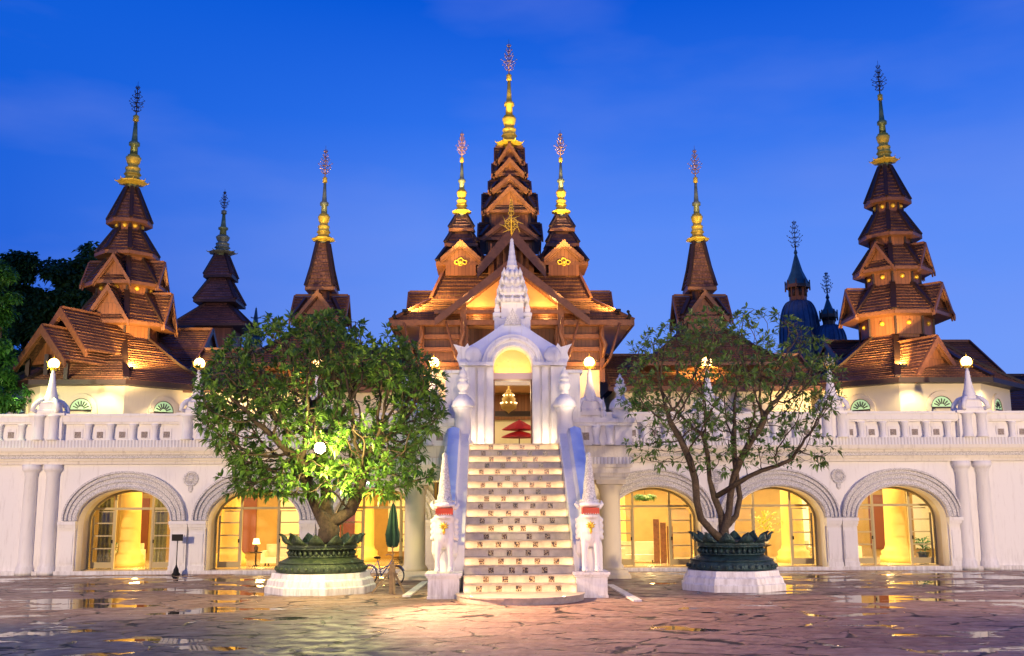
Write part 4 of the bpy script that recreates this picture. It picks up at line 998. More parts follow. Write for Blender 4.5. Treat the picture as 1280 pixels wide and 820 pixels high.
# domed turrets
def turret(px, Y, ys, rs, label):
    X = at(px,400,Y).x; g = lambda y: at(px,y,Y).z
    t = thing('domed_turret', label, 'tower', (X,Y,5), 'blue-grey domed turrets')
    tip,cone,eave,drumb,domeb = ys; rc,rd,rD = rs
    z0 = g(domeb); z1 = g(drumb)
    pr = [(rD,5),(rD,z0-.2)]+[(rd*.9+(rD-rd*.9)*math.cos(i/10*math.pi/2)**.8, z0+(z1-z0)*math.sin(i/10*math.pi/2)) for i in range(11)]
    d = MB().lathe(pr,20,(X,Y)).build('dome', M_lead, t)
    rb = MB()
    for i in range(20):
        a = 2*math.pi*i/20; rb.tube([(X+(r+.02)*math.cos(a),Y+(r+.02)*math.sin(a),z) for r,z in pr[1:]],.035,4)
    rb.build('standing_seams', M_lead, d)
    MB().lathe([(rd,z1-.1),(rd,g(eave)+.1)],8,(X,Y),O8,False).build('lantern', M_board, t)
    w = MB()
    for i in range(8):
        a = 2*math.pi*(i+.5)/8+O8; r = rd*.93; c,s = math.cos(a),math.sin(a)
        w.tube([(X+c*r,Y+s*r,z1+.3),(X+c*r,Y+s*r,g(eave)-.15)],.09,6)
    w.build('lantern_windows', M_woodd, t)
    k = MB().lathe([(rc,g(eave)),(rc*.96,g(eave)+.15),(rc*.5,g(cone)*.45+g(eave)*.55),(.07,g(cone)),(.12,g(cone)+.1),(.05,g(cone)+.3)],8,(X,Y),O8,False).build('cone_roof', M_verd, t)
    e = MB()
    for i in range(8):
        a = O8+2*math.pi*i/8; c,s = math.cos(a),math.sin(a); e.tube([(X+c*rc,Y+s*rc,g(eave)-.35),(X+c*rc,Y+s*rc,g(eave)+.3)],[.05,.04],5)
        e.bar((X+c*rc,Y+s*rc,g(eave)-.08),(X+rc*math.cos(a+math.pi/4),Y+rc*math.sin(a+math.pi/4),g(eave)-.08),.08,.2)
    e.build('eave_brackets', M_wood, k)
    f = MB(); za,zb = g(cone)+.2,g(tip); f.tube([(X,Y,za),(X,Y,zb)],[.04,.01],6)
    for j,(q,w_) in enumerate(((.15,.22),(.3,.36),(.45,.42),(.6,.26),(.75,.2),(.88,.1))):
        for i in range(6):
            a = i*math.pi/3+j; c,s = math.cos(a)*w_*(zb-za)/1.8,math.sin(a)*w_*(zb-za)/1.8; z = za+(zb-za)*q
            f.tube([(X,Y,z),(X+c*.7,Y+s*.7,z-.04),(X+c,Y+s,z+.08)],[.018,.015,.012],4); f.ball((X+c,Y+s,z+.1),.035,5,4)
    f.build('filigree_finial', M_fild, t)
turret(999,18,(275,318,357,377,428),(.72,.52,1.2),'large blue-grey domed turret with a cone cap right of the sparse tree')
turret(1036,17,(340,374,394,407,432),(.50,.36,.95),'small blue-grey domed turret beside the larger one')

# ---------------------------------------------------------------- central pavilion
CXP = .15; YP = 9.0
cp = thing('central_pavilion','tall central wooden pavilion with a stack of gabled roofs and three gilt spires','pavilion',(CXP,YP,4.94))
A = lambda px,py,Y=6: at(px,py,Y)
# lower walls with the doorway through to the courtyard
wz = 8.9
w = MB()
for s in (-1,1): w.box(*sorted((CXP+s*1.35,CXP+s*4.1)),4.6,4.9,4.94,wz); w.box(*sorted((CXP+s*3.9,CXP+s*4.1)),4.9,13.4,4.94,wz)
w.box(CXP-4.1,CXP+4.1,13.4,13.7,4.94,wz); w.box(CXP-1.35,CXP+1.35,4.6,4.9,8.2,wz)
w.build('lower_wall', M_cream, cp)
MB().box(CXP-3.9,CXP+3.9,4.75,13.4,8.75,8.88).build('ceiling', M_soffit, cp)
MB().box(CXP-4.15,CXP+4.15,4.5,13.7,wz,10.9).build('frieze', M_board, cp) if False else None
up = MB()
for s in (-1,1): up.box(*sorted((CXP+s*2.2,CXP+s*4.15)),4.5,4.75,wz,11.1); up.box(*sorted((CXP+s*3.95,CXP+s*4.15)),4.75,13.6,wz,11.1)
up.box(CXP-2.2,CXP+2.2,5.6,5.8,wz,12.2); up.build('upper_wall', M_boardd, cp, split=True)
bm_ = MB()
for z in (9.05,9.75,10.35,10.95):
    for s in (-1,1): bm_.box(*sorted((CXP+s*2.0,CXP+s*4.3)),4.28,4.5,z,z+.2)
for s in (-1,1):
    for x in (2.15,4.2): bm_.box(CXP+s*x-.11,CXP+s*x+.11,4.2,4.5,wz-.6,11.2)
    bm_.box(CXP+s*2.25-.14,CXP+s*2.25+.14,3.6,3.9,4.94,11.9)
bm_.box(CXP-4.4,CXP+4.4,3.65,3.85,10.9,11.12).box(CXP-3.6,CXP+3.6,3.62,3.82,11.42,11.6)
bm_.build('beam', M_wood, cp, split=True)
# carved brackets
br = MB()
for s in (-1,1):
    for x,y in ((2.25,3.5),(4.2,4.1)):
        br.tube([(CXP+s*x,y,9.4),(CXP+s*(x+.12),y-.1,10.0),(CXP+s*(x-.05),y-.05,10.5),(CXP+s*(x+.1),y-.2,11.2)],[.05,.13,.09,.06],6)
        br.tube([(CXP+s*x,y,8.9),(CXP+s*(x+.35),y-.1,9.4),(CXP+s*(x+.8),y-.3,11.0)],[.05,.07,.05],6)
br.build('carved_bracket', M_wood, cp, split=True)
# lower skirt roof and steeper upper roof on a rectangle
def rect_roof(t, x, yf, yb, w0, z0, w1, z1, dy, mt=None, name='roof'):
    r = MB(); y0,y1 = yf,yb
    q0 = [(x-w0,y0,z0),(x+w0,y0,z0),(x+w0,y1,z0),(x-w0,y1,z0)]; q1 = [(x-w1,y0+dy,z1),(x+w1,y0+dy,z1),(x+w1,y1-dy,z1),(x-w1,y1-dy,z1)]
    for i in range(4): r.slope(q0[i],q0[(i+1)%4],q1[(i+1)%4],q1[i])
    o = r.build(name, mt or M_tile, t)
    e = MB()
    for i in range(4): e.bar(Vector(q0[i])+Vector((0,0,.05)),Vector(q1[i])+Vector((0,0,.05)),.2,.13); e.bar(Vector(q0[i])-Vector((0,0,.12)),Vector(q0[(i+1)%4])-Vector((0,0,.12)),.1,.26)
    e.build('hips_and_eave', M_wood, o)
    q = MB().add([(p[0],p[1],p[2]-.22) for p in q0]+[(x-w1,y0+dy,z0-.1),(x+w1,y0+dy,z0-.1),(x+w1,y1-dy,z0-.1),(x-w1,y1-dy,z0-.1)],[(i,(i+1)%4,(i+1)%4+4,i+4) for i in range(4)])
    q.build('soffit', M_soffit, o)
    return o
rect_roof(cp, CXP, 3.9, 14.6, 5.65, 11.15, 3.75, 12.55, 1.9)
rect_roof(cp, CXP, 5.6, 12.9, 3.85, 12.5, 2.95, 14.9, 1.1)
MB().box(CXP-2.9,CXP+2.9,6.7,11.8,14.6,14.95).build('roof_deck', M_tiledk, cp)
# side wings showing behind on both sides
for s in (-1,1): gable(cp, CXP+s*5.0, 9.2, s*math.pi/2, 1.6, 11.6, 13.55, 2.4, name='side_gable', over=.2)
# front gables, one above and behind the other
ap = A(641,330,3.2); el = A(544,409,3.2)
gable(cp, CXP, 3.4, 0, abs(el.x-CXP)-.1, el.z+.42, ap.z+.2, 5, over=.25, bd=.36, name='front_gable', wall=False, ms=M_woodm)
ap = A(641,286,4.6); el = A(601,340,4.6)
gable(cp, CXP, 4.8, 0, abs(el.x-CXP)+.05, el.z+.3, ap.z, 5, over=.25, bd=.55, name='front_gable', wall=False, ms=M_woodm)
MB().prism([(CXP-3.0,11.9),(CXP+3.0,11.9),(CXP,14.1)],5.0,5.1).build('gable_panel', M_soffit, cp)
MB().prism([(CXP-1.1,13.6),(CXP+1.1,13.6),(CXP+1.1,14.8),(CXP,16.2),(CXP-1.1,14.8)],5.55,5.65).build('upper_gable_panel', M_board, cp)
sl = MB()
for i in range(7): sl.box(CXP-1.0+i*.3,CXP-.94+i*.3,5.35,5.5,13.7,15.2)
sl.build('slat', M_wood, cp, split=True)
# pierced gilt crest on the upper gable
q = MB(); p = A(641,280,4.4)
for i in range(16):
    a = 2*math.pi*i/16; rr = .38 if i%2 else .58; q.tube([(CXP+rr*.2*math.cos(a),4.4,p.z+rr*.2*math.sin(a)),(CXP+rr*.6*math.cos(a+.3),4.4,p.z+rr*.6*math.sin(a+.3)),(CXP+rr*math.cos(a),4.4,p.z+rr*math.sin(a))],[.016,.022,.010],4)
q.torus((CXP,4.4,p.z),.3,.02,n=16,m=4).torus((CXP,4.4,p.z),.16,.02,n=12,m=4)
for i in range(5): q.torus((CXP,4.4,p.z+.55+i*.16),.13-.02*i,.018,n=10,m=4)
q.tube([(CXP,4.4,p.z-.5),(CXP,4.4,p.z+1.4)],[.04,.008],5)
q.build('gilt_crest', M_gold, cp)
# stacked square tiers with a gable in front of each
tiers = [(603,675,306,281),(610,671,271,244),(617.5,661,244,228),(622,656,222,206),(625.5,652,204,186)]
prev = 14.9
for i,(xl,xr,ye,yt) in enumerate(tiers):
    l = A(xl,ye,YP); rr = A(xr,ye,YP); hw = (rr.x-l.x)/2; ze = l.z; zt_ = A(641,yt,YP).z
    drum(cp, CXP, YP, 4, prev-.4, ze-.05, hw*.78*1.414, math.pi/4, m=M_board)
    skirt_roof(cp, CXP, YP, 4, ze, hw*1.414, ze+(zt_-ze)*.62, hw*.72*1.414, math.pi/4, mt=M_tiledk, fascia=.14)
    gable(cp, CXP, YP-hw*.92, 0, hw*.86, ze+.02, zt_, hw*.9, over=.22, bd=.22, name='tier_gable')
    for s in (-1,1): gable(cp, CXP+s*hw*.92, YP, s*math.pi/2, hw*.86, ze+.02, zt_, hw*.9, over=.22, bd=.22, name='tier_gable')
    prev = ze+(zt_-ze)*.62
zb = A(641,187,YP).z
spire_parts(cp, CXP, YP, zb-.15, A(640,49,YP).z, .60, M_gold, M_gold, M_fil)
MB().sq([(.40,prev-.2),(.26,zb)],(CXP,YP)).build('spire_foot', M_tiledk, cp)
# flanking turrets
for px in (577,702):
    Y = 7.2; X = A(px,300,Y).x; g = lambda y: A(px,y,Y).z; sc = (42.9+Y)/1280
    drum(cp, X, Y, 4, 13.6, g(333), 19*sc*1.414, math.pi/4, m=M_board)
    skirt_roof(cp, X, Y, 4, g(334), 30*sc*1.414, g(316), 19*sc*1.414, math.pi/4, mt=M_tiledk)
    gable(cp, X, Y-31*sc, 0, 22*sc, g(330), g(311), 1.3, over=.2, bd=.2, name='turret_gable', emblem=True, wz=g(351))
    drum(cp, X, Y, 4, g(320), g(309), 13*sc*1.414, math.pi/4, m=M_board)
    skirt_roof(cp, X, Y, 4, g(309), 20*sc*1.414, g(296), 13*sc*1.414, math.pi/4, mt=M_tiledk)
    drum(cp, X, Y, 4, g(300), g(289), 9*sc*1.414, math.pi/4, m=M_board)
    skirt_roof(cp, X, Y, 4, g(289), 15*sc*1.414, g(272), 6*sc*1.414, math.pi/4, mt=M_tiledk)
    spire_parts(cp, X, Y, g(273), g(162), .42, M_gold, M_pgold, M_fil)
# corner roof ornaments on the eaves
for s in (-1,1):
    MB().tube([(CXP+s*5.4,3.98,11.2),(CXP+s*5.5,3.9,11.36),(CXP+s*5.42,3.9,11.5)],[.10,.08,.04],7).ball((CXP+s*5.42,3.9,11.55),.08,8,6).build('eave_ornament', M_black, cp)
# inner room things seen through the doorway
MB().box(CXP-3.8,CXP+3.8,13.2,13.4,7.3,8.7).build('panelling', M_board, cp)
MB().box(CXP-2.6,CXP+2.6,8.0,8.25,7.05,7.3).build('tie_beam', M_woodd, cp)
light('AREA', (CXP,9,8.6), 330, (1,.80,.46), (CXP,9,4), 6, sy=5)
t = thing('hanging_chandelier','gilt tiered chandelier hanging inside the doorway','chandelier',(CXP-.1,7.2,8.6)); x_,y_ = CXP-.12,7.2
MB().lathe([(.04,8.6),(.04,8.3),(.14,8.25),(.1,8.15),(.24,8.1),(.2,7.95),(.34,7.85),(.3,7.65),(.4,7.55),(.36,7.35),(.28,7.3),(.1,7.2),(0,7.1)],16,(x_,y_)).build('gilt_body', mat('aged_gilt',(.45,.28,.07),.45,metal=.4,bump=.5,bscale=25), t)
q = MB()
for k in range(10): a = 2*math.pi*k/10; q.ball((x_+.38*math.cos(a),y_+.38*math.sin(a),7.62),.045,6,5); q.ball((x_+.26*math.cos(a),y_+.26*math.sin(a),8.0),.035,6,5)
q.build('bulbs', mat('dim_bulb',(1,.8,.5),.3,emit=(1,.75,.35),es=3), t)
t = thing('red_parasol','red two-tiered parasol standing inside beyond the doorway','parasol',(.45,3.6,4.94)); x_,y_ = .45,3.6
MB().tube([(x_,y_,4.94),(x_,y_,6.55)],.025,8).build('pole', M_wood, t)
MB().lathe([(.80,6.05),(.78,6.08),(.45,6.28),(.03,6.5),(0,6.52)],10,(x_,y_),0,False).build('canopy', M_red, t)
MB().lathe([(.82,5.70),(.80,5.74),(.45,5.9),(.06,6.02)],10,(x_,y_),0,False).build('lower_canopy', M_red, t)
MB().lathe([(.2,4.94),(.2,4.99),(.05,5.02)],12,(x_,y_)).build('base', M_black, t)

# roof lights and the lamps that light gables and spires
uplight(-17.35,3.9,8.75,(-17.6,6.6,9.9),3200,'small black floodlight on the lower roof of the left tower house')
uplight(18.2,3.6,8.75,(18.0,6.6,9.9),3400,'small black floodlight on the lower roof of the right tower house')
uplight(CXP-5.0,4.35,11.5,(CXP-3.2,6.4,12.9),2200,'small black floodlight on the left eave corner of the central pavilion')
uplight(CXP+5.0,4.35,11.5,(CXP+3.2,6.4,12.9),1200,'small black floodlight on the right eave corner of the central pavilion')
uplight(-9.9,5.0,8.5,(-9.8,8,10.2),1300,'small black floodlight on the roof behind the dense left tree')
uplight(9.6,5.0,8.5,(9.4,8,10.2),2600,'small black floodlight on the roof behind the sparse right tree')
for s in (-1,1):
    light('POINT', (CXP+s*1.6,4.2,11.75), 170, AMBER, size=.15)
    light('POINT', (CXP+s*3.3,3.6,8.9), 130, AMBER, size=.15)
    light('SPOT', (CXP+s*5,-3,6.6), 1900, (1,.62,.28), (CXP,8,15.5), .2, 50, .7)
for s in (-1,1): light('SPOT', (CXP+s*3.2,4.2,13.6), 4500, (1,.74,.28), (CXP,9,22.5), .1, 40, .6)
for s,X_,z_ in ((-1,-19.25,20),(1,19.75,21)): light('SPOT', (X_-s*3,-1,7), 6200, (1,.68,.34), (X_,8,z_-6), .2, 60, .8)
for X_,Y_,Z_ in ((-9.6,8,17),(9.4,8,17),(-2.45,7.2,18.5),(2.7,7.2,18.5)): light('SPOT', (X_*.9,Y_-5,Z_-7), 2600, (1,.76,.30), (X_,Y_,Z_), .1, 40, .6)
for x_ in (-21.5,-18.2,-15.7,15.9,18.3,21.8): light('SPOT', (x_,2.4 if abs(x_) > 16.5 else 3.6,7.9), 260, (1,.78,.42), (x_*1.0,4.0,5.5), .05, 110, .8)
for x0_,x1_,p_ in ((-13.6,-13.4,900),(-11.5,-11.4,700),(14.2,14.8,1100)): light('SPOT', (x0_,3.2,6.3), p_, (1,.66,.26), (x1_,9,10), .1, 90, .8)
light('SPOT', (-14.5,13,12.6), 1500, (.95,.66,.66), (X_TW,22,14.5), .5, 70, .8)  # added spot without a fixture, lightens the stepped tower in place of dusk skylight
light('POINT', (3.6,1.5,6.2), 150, (1,.72,.3), size=.2); light('POINT', (-3.6,1.5,6.2), 110, (1,.72,.3), size=.2)
light('POINT', (0.1,-1.2,7.2), 60, (1,.75,.4), size=.3)
for s in (-1,1): light('POINT', (CX+s*1.25,-4.1,5.15), 26, (1,.74,.45), size=.1); light('SPOT', (s*2.9,-6.5,5.6), 260, (1,.78,.56), (CX+s*1.0,-3.5,8.6), .1, 60, .8)
# warm lamps under the balcony
light('POINT', (-3.2,-2.2,2.6), 60, (1,.78,.30), size=.3); light('POINT', (3.2,-2.2,2.6), 60, (1,.66,.25), size=.3)

# ---------------------------------------------------------------- trees
def colonize(root, trunk, attr, D=.24, infl=2.6, kill=.42, iters=160):
    pos = [np.array(p,float) for p in trunk[0]]; par = [-1]+[i for i in range(len(pos)-1)]
    for k0,line in trunk[1:]:
        last = k0
        for p in line: pos.append(np.array(p,float)); par.append(last); last = len(pos)-1
    A_ = np.array(attr); best = np.full(len(A_),1e9); bi = np.zeros(len(A_),int)
    for i,p in enumerate(pos):
        d = np.linalg.norm(A_-p,axis=1); m = d < best; best[m] = d[m]; bi[m] = i
    tips = []
    for _ in range(iters):
        if len(A_) == 0: break
        act = best < infl if (best < infl).any() else best < best.min()+.5
        new = []
        for i in np.unique(bi[act]):
            v = A_[act & (bi == i)]-pos[i]; v /= np.linalg.norm(v,axis=1)[:,None]; d = v.mean(0)+np.random.normal(0,.12,3); d[2] += .05
            d /= np.linalg.norm(d)+1e-9; q = pos[i]+d*D
            pos.append(q); par.append(i); new.append(len(pos)-1)
        for j in new:
            d = np.linalg.norm(A_-pos[j],axis=1); m = d < best; best[m] = d[m]; bi[m] = j
        keep = best > kill; A_ = A_[keep]; best = best[keep]; bi = bi[keep]
    return pos, par
def leaf(mb, p, d, L_, w, droop=.25):
    d = Vector(d).normalized(); s = d.cross(Vector((0,0,1)))
    s = s.normalized() if s.length > .05 else Vector((1,0,0)); n = s.cross(d)
    s = (s*math.cos(.5*random.uniform(-1,1))+n*math.sin(random.uniform(-.5,.5))).normalized(); n = s.cross(d)
    p = Vector(p); a = p+d*L_*.12; m = p+d*L_*.6-Vector((0,0,1))*L_*droop*.25; e = p+d*L_-Vector((0,0,1))*L_*droop
    mb.add([a, m+s*w/2+n*w*.12, e, m-s*w/2+n*w*.12, a.lerp(m,.5)+s*w*.36, a.lerp(m,.5)-s*w*.36, m],[(0,4,6),(4,1,6),(0,6,5),(5,6,3),(6,1,2),(6,2,3)])
def rosette(mb, p, d, n, L_, spread=1.1):
    d = Vector(d).normalized(); u = d.orthogonal().normalized(); v = d.cross(u); o = random.uniform(0,6)
    for k in range(n):
        a = o+2*math.pi*k/n*1.0+random.uniform(-.2,.2); t_ = random.uniform(.35,1.0)*spread
        leaf(mb, Vector(p), d*math.cos(t_)+(u*math.cos(a)+v*math.sin(a))*math.sin(t_), L_*random.uniform(.75,1.15), L_*random.uniform(.26,.36), random.uniform(0,.45))
def court_tree(name, label, base, trunk_r, trunk, attr, nleaf, ml, minr=.011, tipfrac=1, Lf=.34, kill=.42, extra=.0):
    pos,par = colonize(base, trunk, attr, D=.2, kill=kill)
    n = len(pos); ch = [[] for _ in range(n)]
    for i,p in enumerate(par):
        if p >= 0: ch[p].append(i)
    nt = sum(1 for c in ch if not c); grow = math.log(nt)/math.log(trunk_r/minr)
    rad = np.zeros(n)
    for i in range(n-1,-1,-1):
        rad[i] = minr if not ch[i] else (sum(rad[c]**grow for c in ch[i]))**(1/grow)
    t = thing(name, label, 'tree', base)
    w = MB()
    done = set()
    for i in range(n-1,0,-1):        # follow each branch from its tip down to one already drawn
        if i in done or ch[i]: continue
        path = [i]; done.add(i); j = par[i]
        while j >= 0:
            path.append(j)
            if j in done: break
            done.add(j); j = par[j]
        rs = [rad[k] for k in path]
        if len(path) > 1 and path[-1] in done: rs[-1] = min(rs[-1], rs[-2]*1.3)
        w.tube([pos[k] for k in path], rs, 9 if max(rs) > .06 else 5)
    w.build('trunk_and_branches', M_bark, t, uv=False)
    lf = MB()
    for i in range(1,n):
        p = par[i]; d = pos[i]-pos[p]
        if not ch[i]:
            if random.random() < tipfrac: rosette(lf, pos[i], Vector(d)*.7+Vector((0,0,.08)), nleaf, Lf)
        elif rad[i] < minr*1.9 and random.random() < extra: rosette(lf, pos[i], Vector(d)+Vector(np.random.normal(0,.15,3)), max(3,nleaf-4), Lf*.9)
    lf.build('foliage', ml, t, uv=False)
    print(name, 'nodes', n, 'leaf faces', len(lf.f))
    return pos, par
def planter(c, rp, rb, mats, labs, zoff=0, seed=0):
    x,y = c
    tag(MB().lathe([(rp*1.0,0),(rp*1.0,.20),(rp*.97,.24),(rp*.95,.40),(rp*.90,.46),(rp*.88,.62),(rp*.3,.64)],8,c,O8*.6,False).build('planter_pedestal', M_white2), labs[0], 'pedestal','white pedestals under the tree pots')
    t = thing('lotus_planter', labs[1], 'planter', (x,y,.64), 'bronze lotus pots with trees')
    MB().lathe([(rb,.64),(rb*1.02,.70),(rb*.97,.86),(rb*.92,.93),(rb*.86,1.0),(rb*.72,1.10)],32,c).build('foot', mats[0], t)
    MB().lathe([(rb*.72,1.10),(rb*.70,1.14),(rb*.70,1.32),(rb*.76,1.36),(rb*.78,1.44),(rb*.76,1.50),(rb*.70,1.52),(rb*.5,1.5)],32,c).build('bowl', mats[1], t)
    b_ = MB()
    for k in range(36):
        a = 2*math.pi*k/36; c_,s_ = math.cos(a),math.sin(a)
        b_.tube([(x+c_*rb*.71,y+s_*rb*.71,1.13),(x+c_*rb*.745,y+s_*rb*.745,1.22),(x+c_*rb*.71,y+s_*rb*.71,1.33)],[.05,.06,.02],5)
        b_.ball((x+c_*rb*1.005,y+s_*rb*1.005,.75),.055,6,5,(1,1,1.2))
    b_.torus((x,y,1.12),rb*.73,.035,'Z',36,6).torus((x,y,.93),rb*.935,.03,'Z',36,6).torus((x,y,1.36),rb*.765,.03,'Z',36,6)
    b_.build('ornament_band', mats[0], t)
    for k in range(12):
        a = 2*math.pi*k/12+seed; q = MB(); c_,s_ = math.cos(a),math.sin(a)
        rows_ = [(rb*.66,1.44,.18),(rb*.83,1.50,.27),(rb*.91,1.60,.22),(rb*.93,1.73,.11),(rb*1.0,1.81,.0)]
        vs = []
        for r,z,w_ in rows_:
            for u in (-1,0,1):
                rr = r-.05*abs(u); vs.append((x+c_*rr-s_*w_*u, y+s_*rr+c_*w_*u, z))
        nv = len(vs); vs += [(x+(vx-x)*.96,y+(vy-y)*.96,vz+.015) for vx,vy,vz in vs]
        fs = [(i*3+j,i*3+j+1,(i+1)*3+j+1,(i+1)*3+j) for i in range(4) for j in range(2)]
        q.add(vs, fs+[tuple(nv+i for i in f[::-1]) for f in fs]+[(i*3,(i+1)*3,(i+1)*3+nv,i*3+nv) for i in range(4)]+[(i*3+2,i*3+2+nv,(i+1)*3+2+nv,(i+1)*3+2) for i in range(4)], True)
        q.build('lotus_petal', mats[0], t)
    MB().lathe([(rb*.70,1.42),(rb*.3,1.5),(0,1.52)],20,c).build('soil', M_soil, t)
def ell_attr(N_, c, ax, zmin=None, shell=.0, lump=0):
    out = []
    while len(out) < N_:
        p = np.random.uniform(-1,1,3); r = np.linalg.norm(p)
        if r > 1 or r < shell*random.random(): continue
        q = np.array(c)+p*np.array(ax)
        if lump and (math.sin(q[0]*1.9+1)+math.sin(q[1]*2.3)+math.sin(q[2]*2.6+q[0])) < -lump and r > .5: continue
        if zmin is not None and q[2] < zmin+max(0,(2.2-math.hypot(q[0]-c[0],q[1]-c[1])))*.15: continue
        out.append(q)
    return out
YT = -9.1
p = gr(401,731); PLc = (at(401,740,YT).x, YT)
planter(PLc, 1.76, 1.42, (M_bronze,M_bronze), ('octagonal white pedestal under the left tree pot','green bronze lotus pot holding the dense left tree'))
PRc = (at(916,740,-9.0).x, -9.0)
planter(PRc, 1.74, 1.40, (M_bronzeb,M_bronzeb), ('octagonal white pedestal under the right tree pot','blue-green bronze lotus pot holding the sparse right tree'), seed=.2)
def px_line(Y, *pp):    # a limb through photo points, with its own depth at each
    return [tuple(at(px,py,Y+dy)) for px,py,dy in pp]
tx = at(410,680,YT).x
cc = at(403,505,YT)
att = ell_attr(3000, (cc.x,YT,cc.z+.05), (4.15,3.7,3.0), zmin=at(400,600,YT).z, shell=.9, lump=1.0)
att += ell_attr(260, (at(400,610,YT-1.6).x,YT-1.7,at(400,606,YT-1.6).z), (2.6,1.2,.75))
att += ell_attr(200, (at(340,600,YT-1).x,YT-.8,at(340,600,YT-1).z), (1.7,1.5,.8)) + ell_attr(200, (at(475,585,YT-1).x,YT-.8,at(480,590,YT-1).z), (1.9,1.5,.8))
att += ell_attr(60, (at(280,500,YT).x,YT,at(280,500,YT).z), (1.0,1.2,.7))
tr0 = [[(tx,YT,1.45),(tx,YT,1.7),(tx+.02,YT,1.95),(tx+.0,YT,2.15)],
       (3, px_line(YT,(398,640,-.1),(390,620,-.2),(383,598,-.4),(378,575,-.5))),
       (3, px_line(YT,(409,635,.1),(408,610,.3),(404,585,.5),(402,560,.5))),
       (3, px_line(YT,(424,648,-.1),(438,638,-.3),(447,618,-.3),(453,592,-.2),(458,568,-.1))),
       (2, px_line(YT,(420,650,.4),(432,625,.9),(440,600,1.3)))]
att = [a for a in att if a[2] > 2.95]
court_tree('frangipani_tree','dense round-crowned frangipani tree in the left lotus pot', (tx,YT,1.45), .35, tr0, att, 11, M_leaf, tipfrac=1, Lf=.33, kill=.23, extra=.45)
tx = at(905,680,-9).x; cc = at(912,478,-9)
att = ell_attr(2300, (cc.x,-9,cc.z), (3.85,3.4,2.55), zmin=at(900,548,-9).z, shell=.8, lump=1.2)
att += ell_attr(170, (at(880,565,-9.6).x,-9.8,at(880,568,-9.6).z), (1.7,1.0,.75)) + ell_attr(110, (at(945,570,-9.6).x,-9.9,at(945,566,-9.6).z), (1.2,.8,.6)) + ell_attr(90, (at(820,560,-9).x,-9,at(820,555,-9).z), (1.0,1.0,.7))
att += ell_attr(80, (at(1000,560,-9).x,-9.3,at(1000,565,-9).z), (1.3,1.2,.6))
tr1 = [[(tx,-9,1.45),(tx,-9,1.68),(tx+.02,-9,1.9)],
       (0, px_line(-9,(888,662,-.2),(876,648,-.3),(871,628,-.4),(869,600,-.4),(862,575,-.5),(851,550,-.6),(838,528,-.7))),
       (1, px_line(-9,(901,642,.1),(893,622,.2),(887,600,.3),(885,572,.4),(880,548,.5))),
       (2, px_line(-9,(911,640,0),(913,618,0),(917,596,-.1),(926,574,-.2),(938,552,-.3),(952,532,-.3))),
       (2, px_line(-9,(920,645,.3),(925,622,.5),(921,598,.6),(918,570,.7),(917,545,.7))),
       (9+2, px_line(-9,(935,596,-.4),(952,588,-.5),(972,582,-.6),(990,574,-.6))),
       (7, px_line(-9,(866,590,-.7),(856,568,-.9)))]
pR,_ = court_tree('frangipani_tree','sparse frangipani tree with bare spreading limbs in the right lotus pot', (tx,-9,1.45), .235, tr1, att, 8, M_leaf2, tipfrac=1, Lf=.27, kill=.25, minr=.0065, extra=.26)

# floodlight hung in the left tree
fl = at(400,560,-12.6)
t = thing('tree_floodlight','dazzling floodlight hung in the lower crown of the dense left tree','floodlight',tuple(fl))
MB().ball(tuple(fl),.16,14,10).build('lens', M_flood, t)
MB().lathe([(.14,fl.z-.1),(.15,fl.z+.02),(.12,fl.z+.12)],14,(fl.x,fl.y+.16)).build('housing', M_black, t)
q = MB().tube([(fl.x,fl.y+.16,fl.z+.1),(fl.x+.02,fl.y+.9,fl.z+.5),(fl.x+.05,fl.y+1.8,fl.z+.4)],[.02,.02,.015],5); q.build('hanging_bracket', M_black, t)
light('SPOT', (fl.x+.12,fl.y-.2,fl.z-.05), 17000, (1,.60,.34), (5.6,-19.5,0), .12, 84, .7)
light('POINT', (fl.x+.35,fl.y+.45,fl.z-.45), 1300, (1,.82,.28), size=.12)
light('POINT', (fl.x+.9,YT+.8,fl.z-1.2), 120, (.75,1,.7), size=.12)

def wild_tree(name, label, x, y, z0, clumps, ml, n=900, lf=.34, trunk_r=.3, grp=None):
    t = thing(name, label, 'tree', (x,y,z0), grp)
    w = MB(); cz = min(c[2] for c in clumps)
    w.tube([(x,y,z0),(x+.1,y,(z0+cz)/2),(x,y,cz)],[trunk_r,trunk_r*.8,trunk_r*.5],8)
    f = MB()
    for (cx_,cy_,cz_,r) in clumps:
        w.tube([(x,y,cz-.5),((x+cx_)/2,(y+cy_)/2,(cz+cz_)/2-.3),(cx_,cy_,cz_)],[trunk_r*.4,trunk_r*.25,.04],5)
        subs = [(cx_+random.gauss(0,.5)*r,cy_+random.gauss(0,.5)*r,cz_+random.gauss(0,.45)*r) for _ in range(10)]
        for k in range(n):
            s = subs[k%10]; v = Vector((random.gauss(0,1),random.gauss(0,1),random.gauss(0,1))).normalized()*random.uniform(.25,1)**.5*r*.48
            leaf(f, (s[0]+v.x,s[1]+v.y,s[2]+v.z*.75), (random.gauss(0,1)+v.x,random.gauss(0,1)+v.y,random.gauss(0,.6)-.2), lf*random.uniform(.7,1.3), lf*.5, .3)
    w.build('trunk', M_bark, t, uv=False); f.build('crown', ml, t, uv=False)
def clump(px, py, Y, r): q = at(px,py,Y); return (q.x,q.y,q.z,r*(Y+42.9)/1280)
G_ = 'trees beyond the left tower house'
wild_tree('broadleaf_tree','dark tree behind the left tower house, rounded crown',at(95,500,15).x,15,0,[clump(100,340,15,34),clump(75,380,15,34),clump(115,385,15,36),clump(95,420,15,34),clump(70,440,15,30),clump(215,425,16,14),clump(55,400,16,34),clump(120,330,16,20),clump(110,430,15,40)],M_leafd,3200,lf=.42,grp=G_)
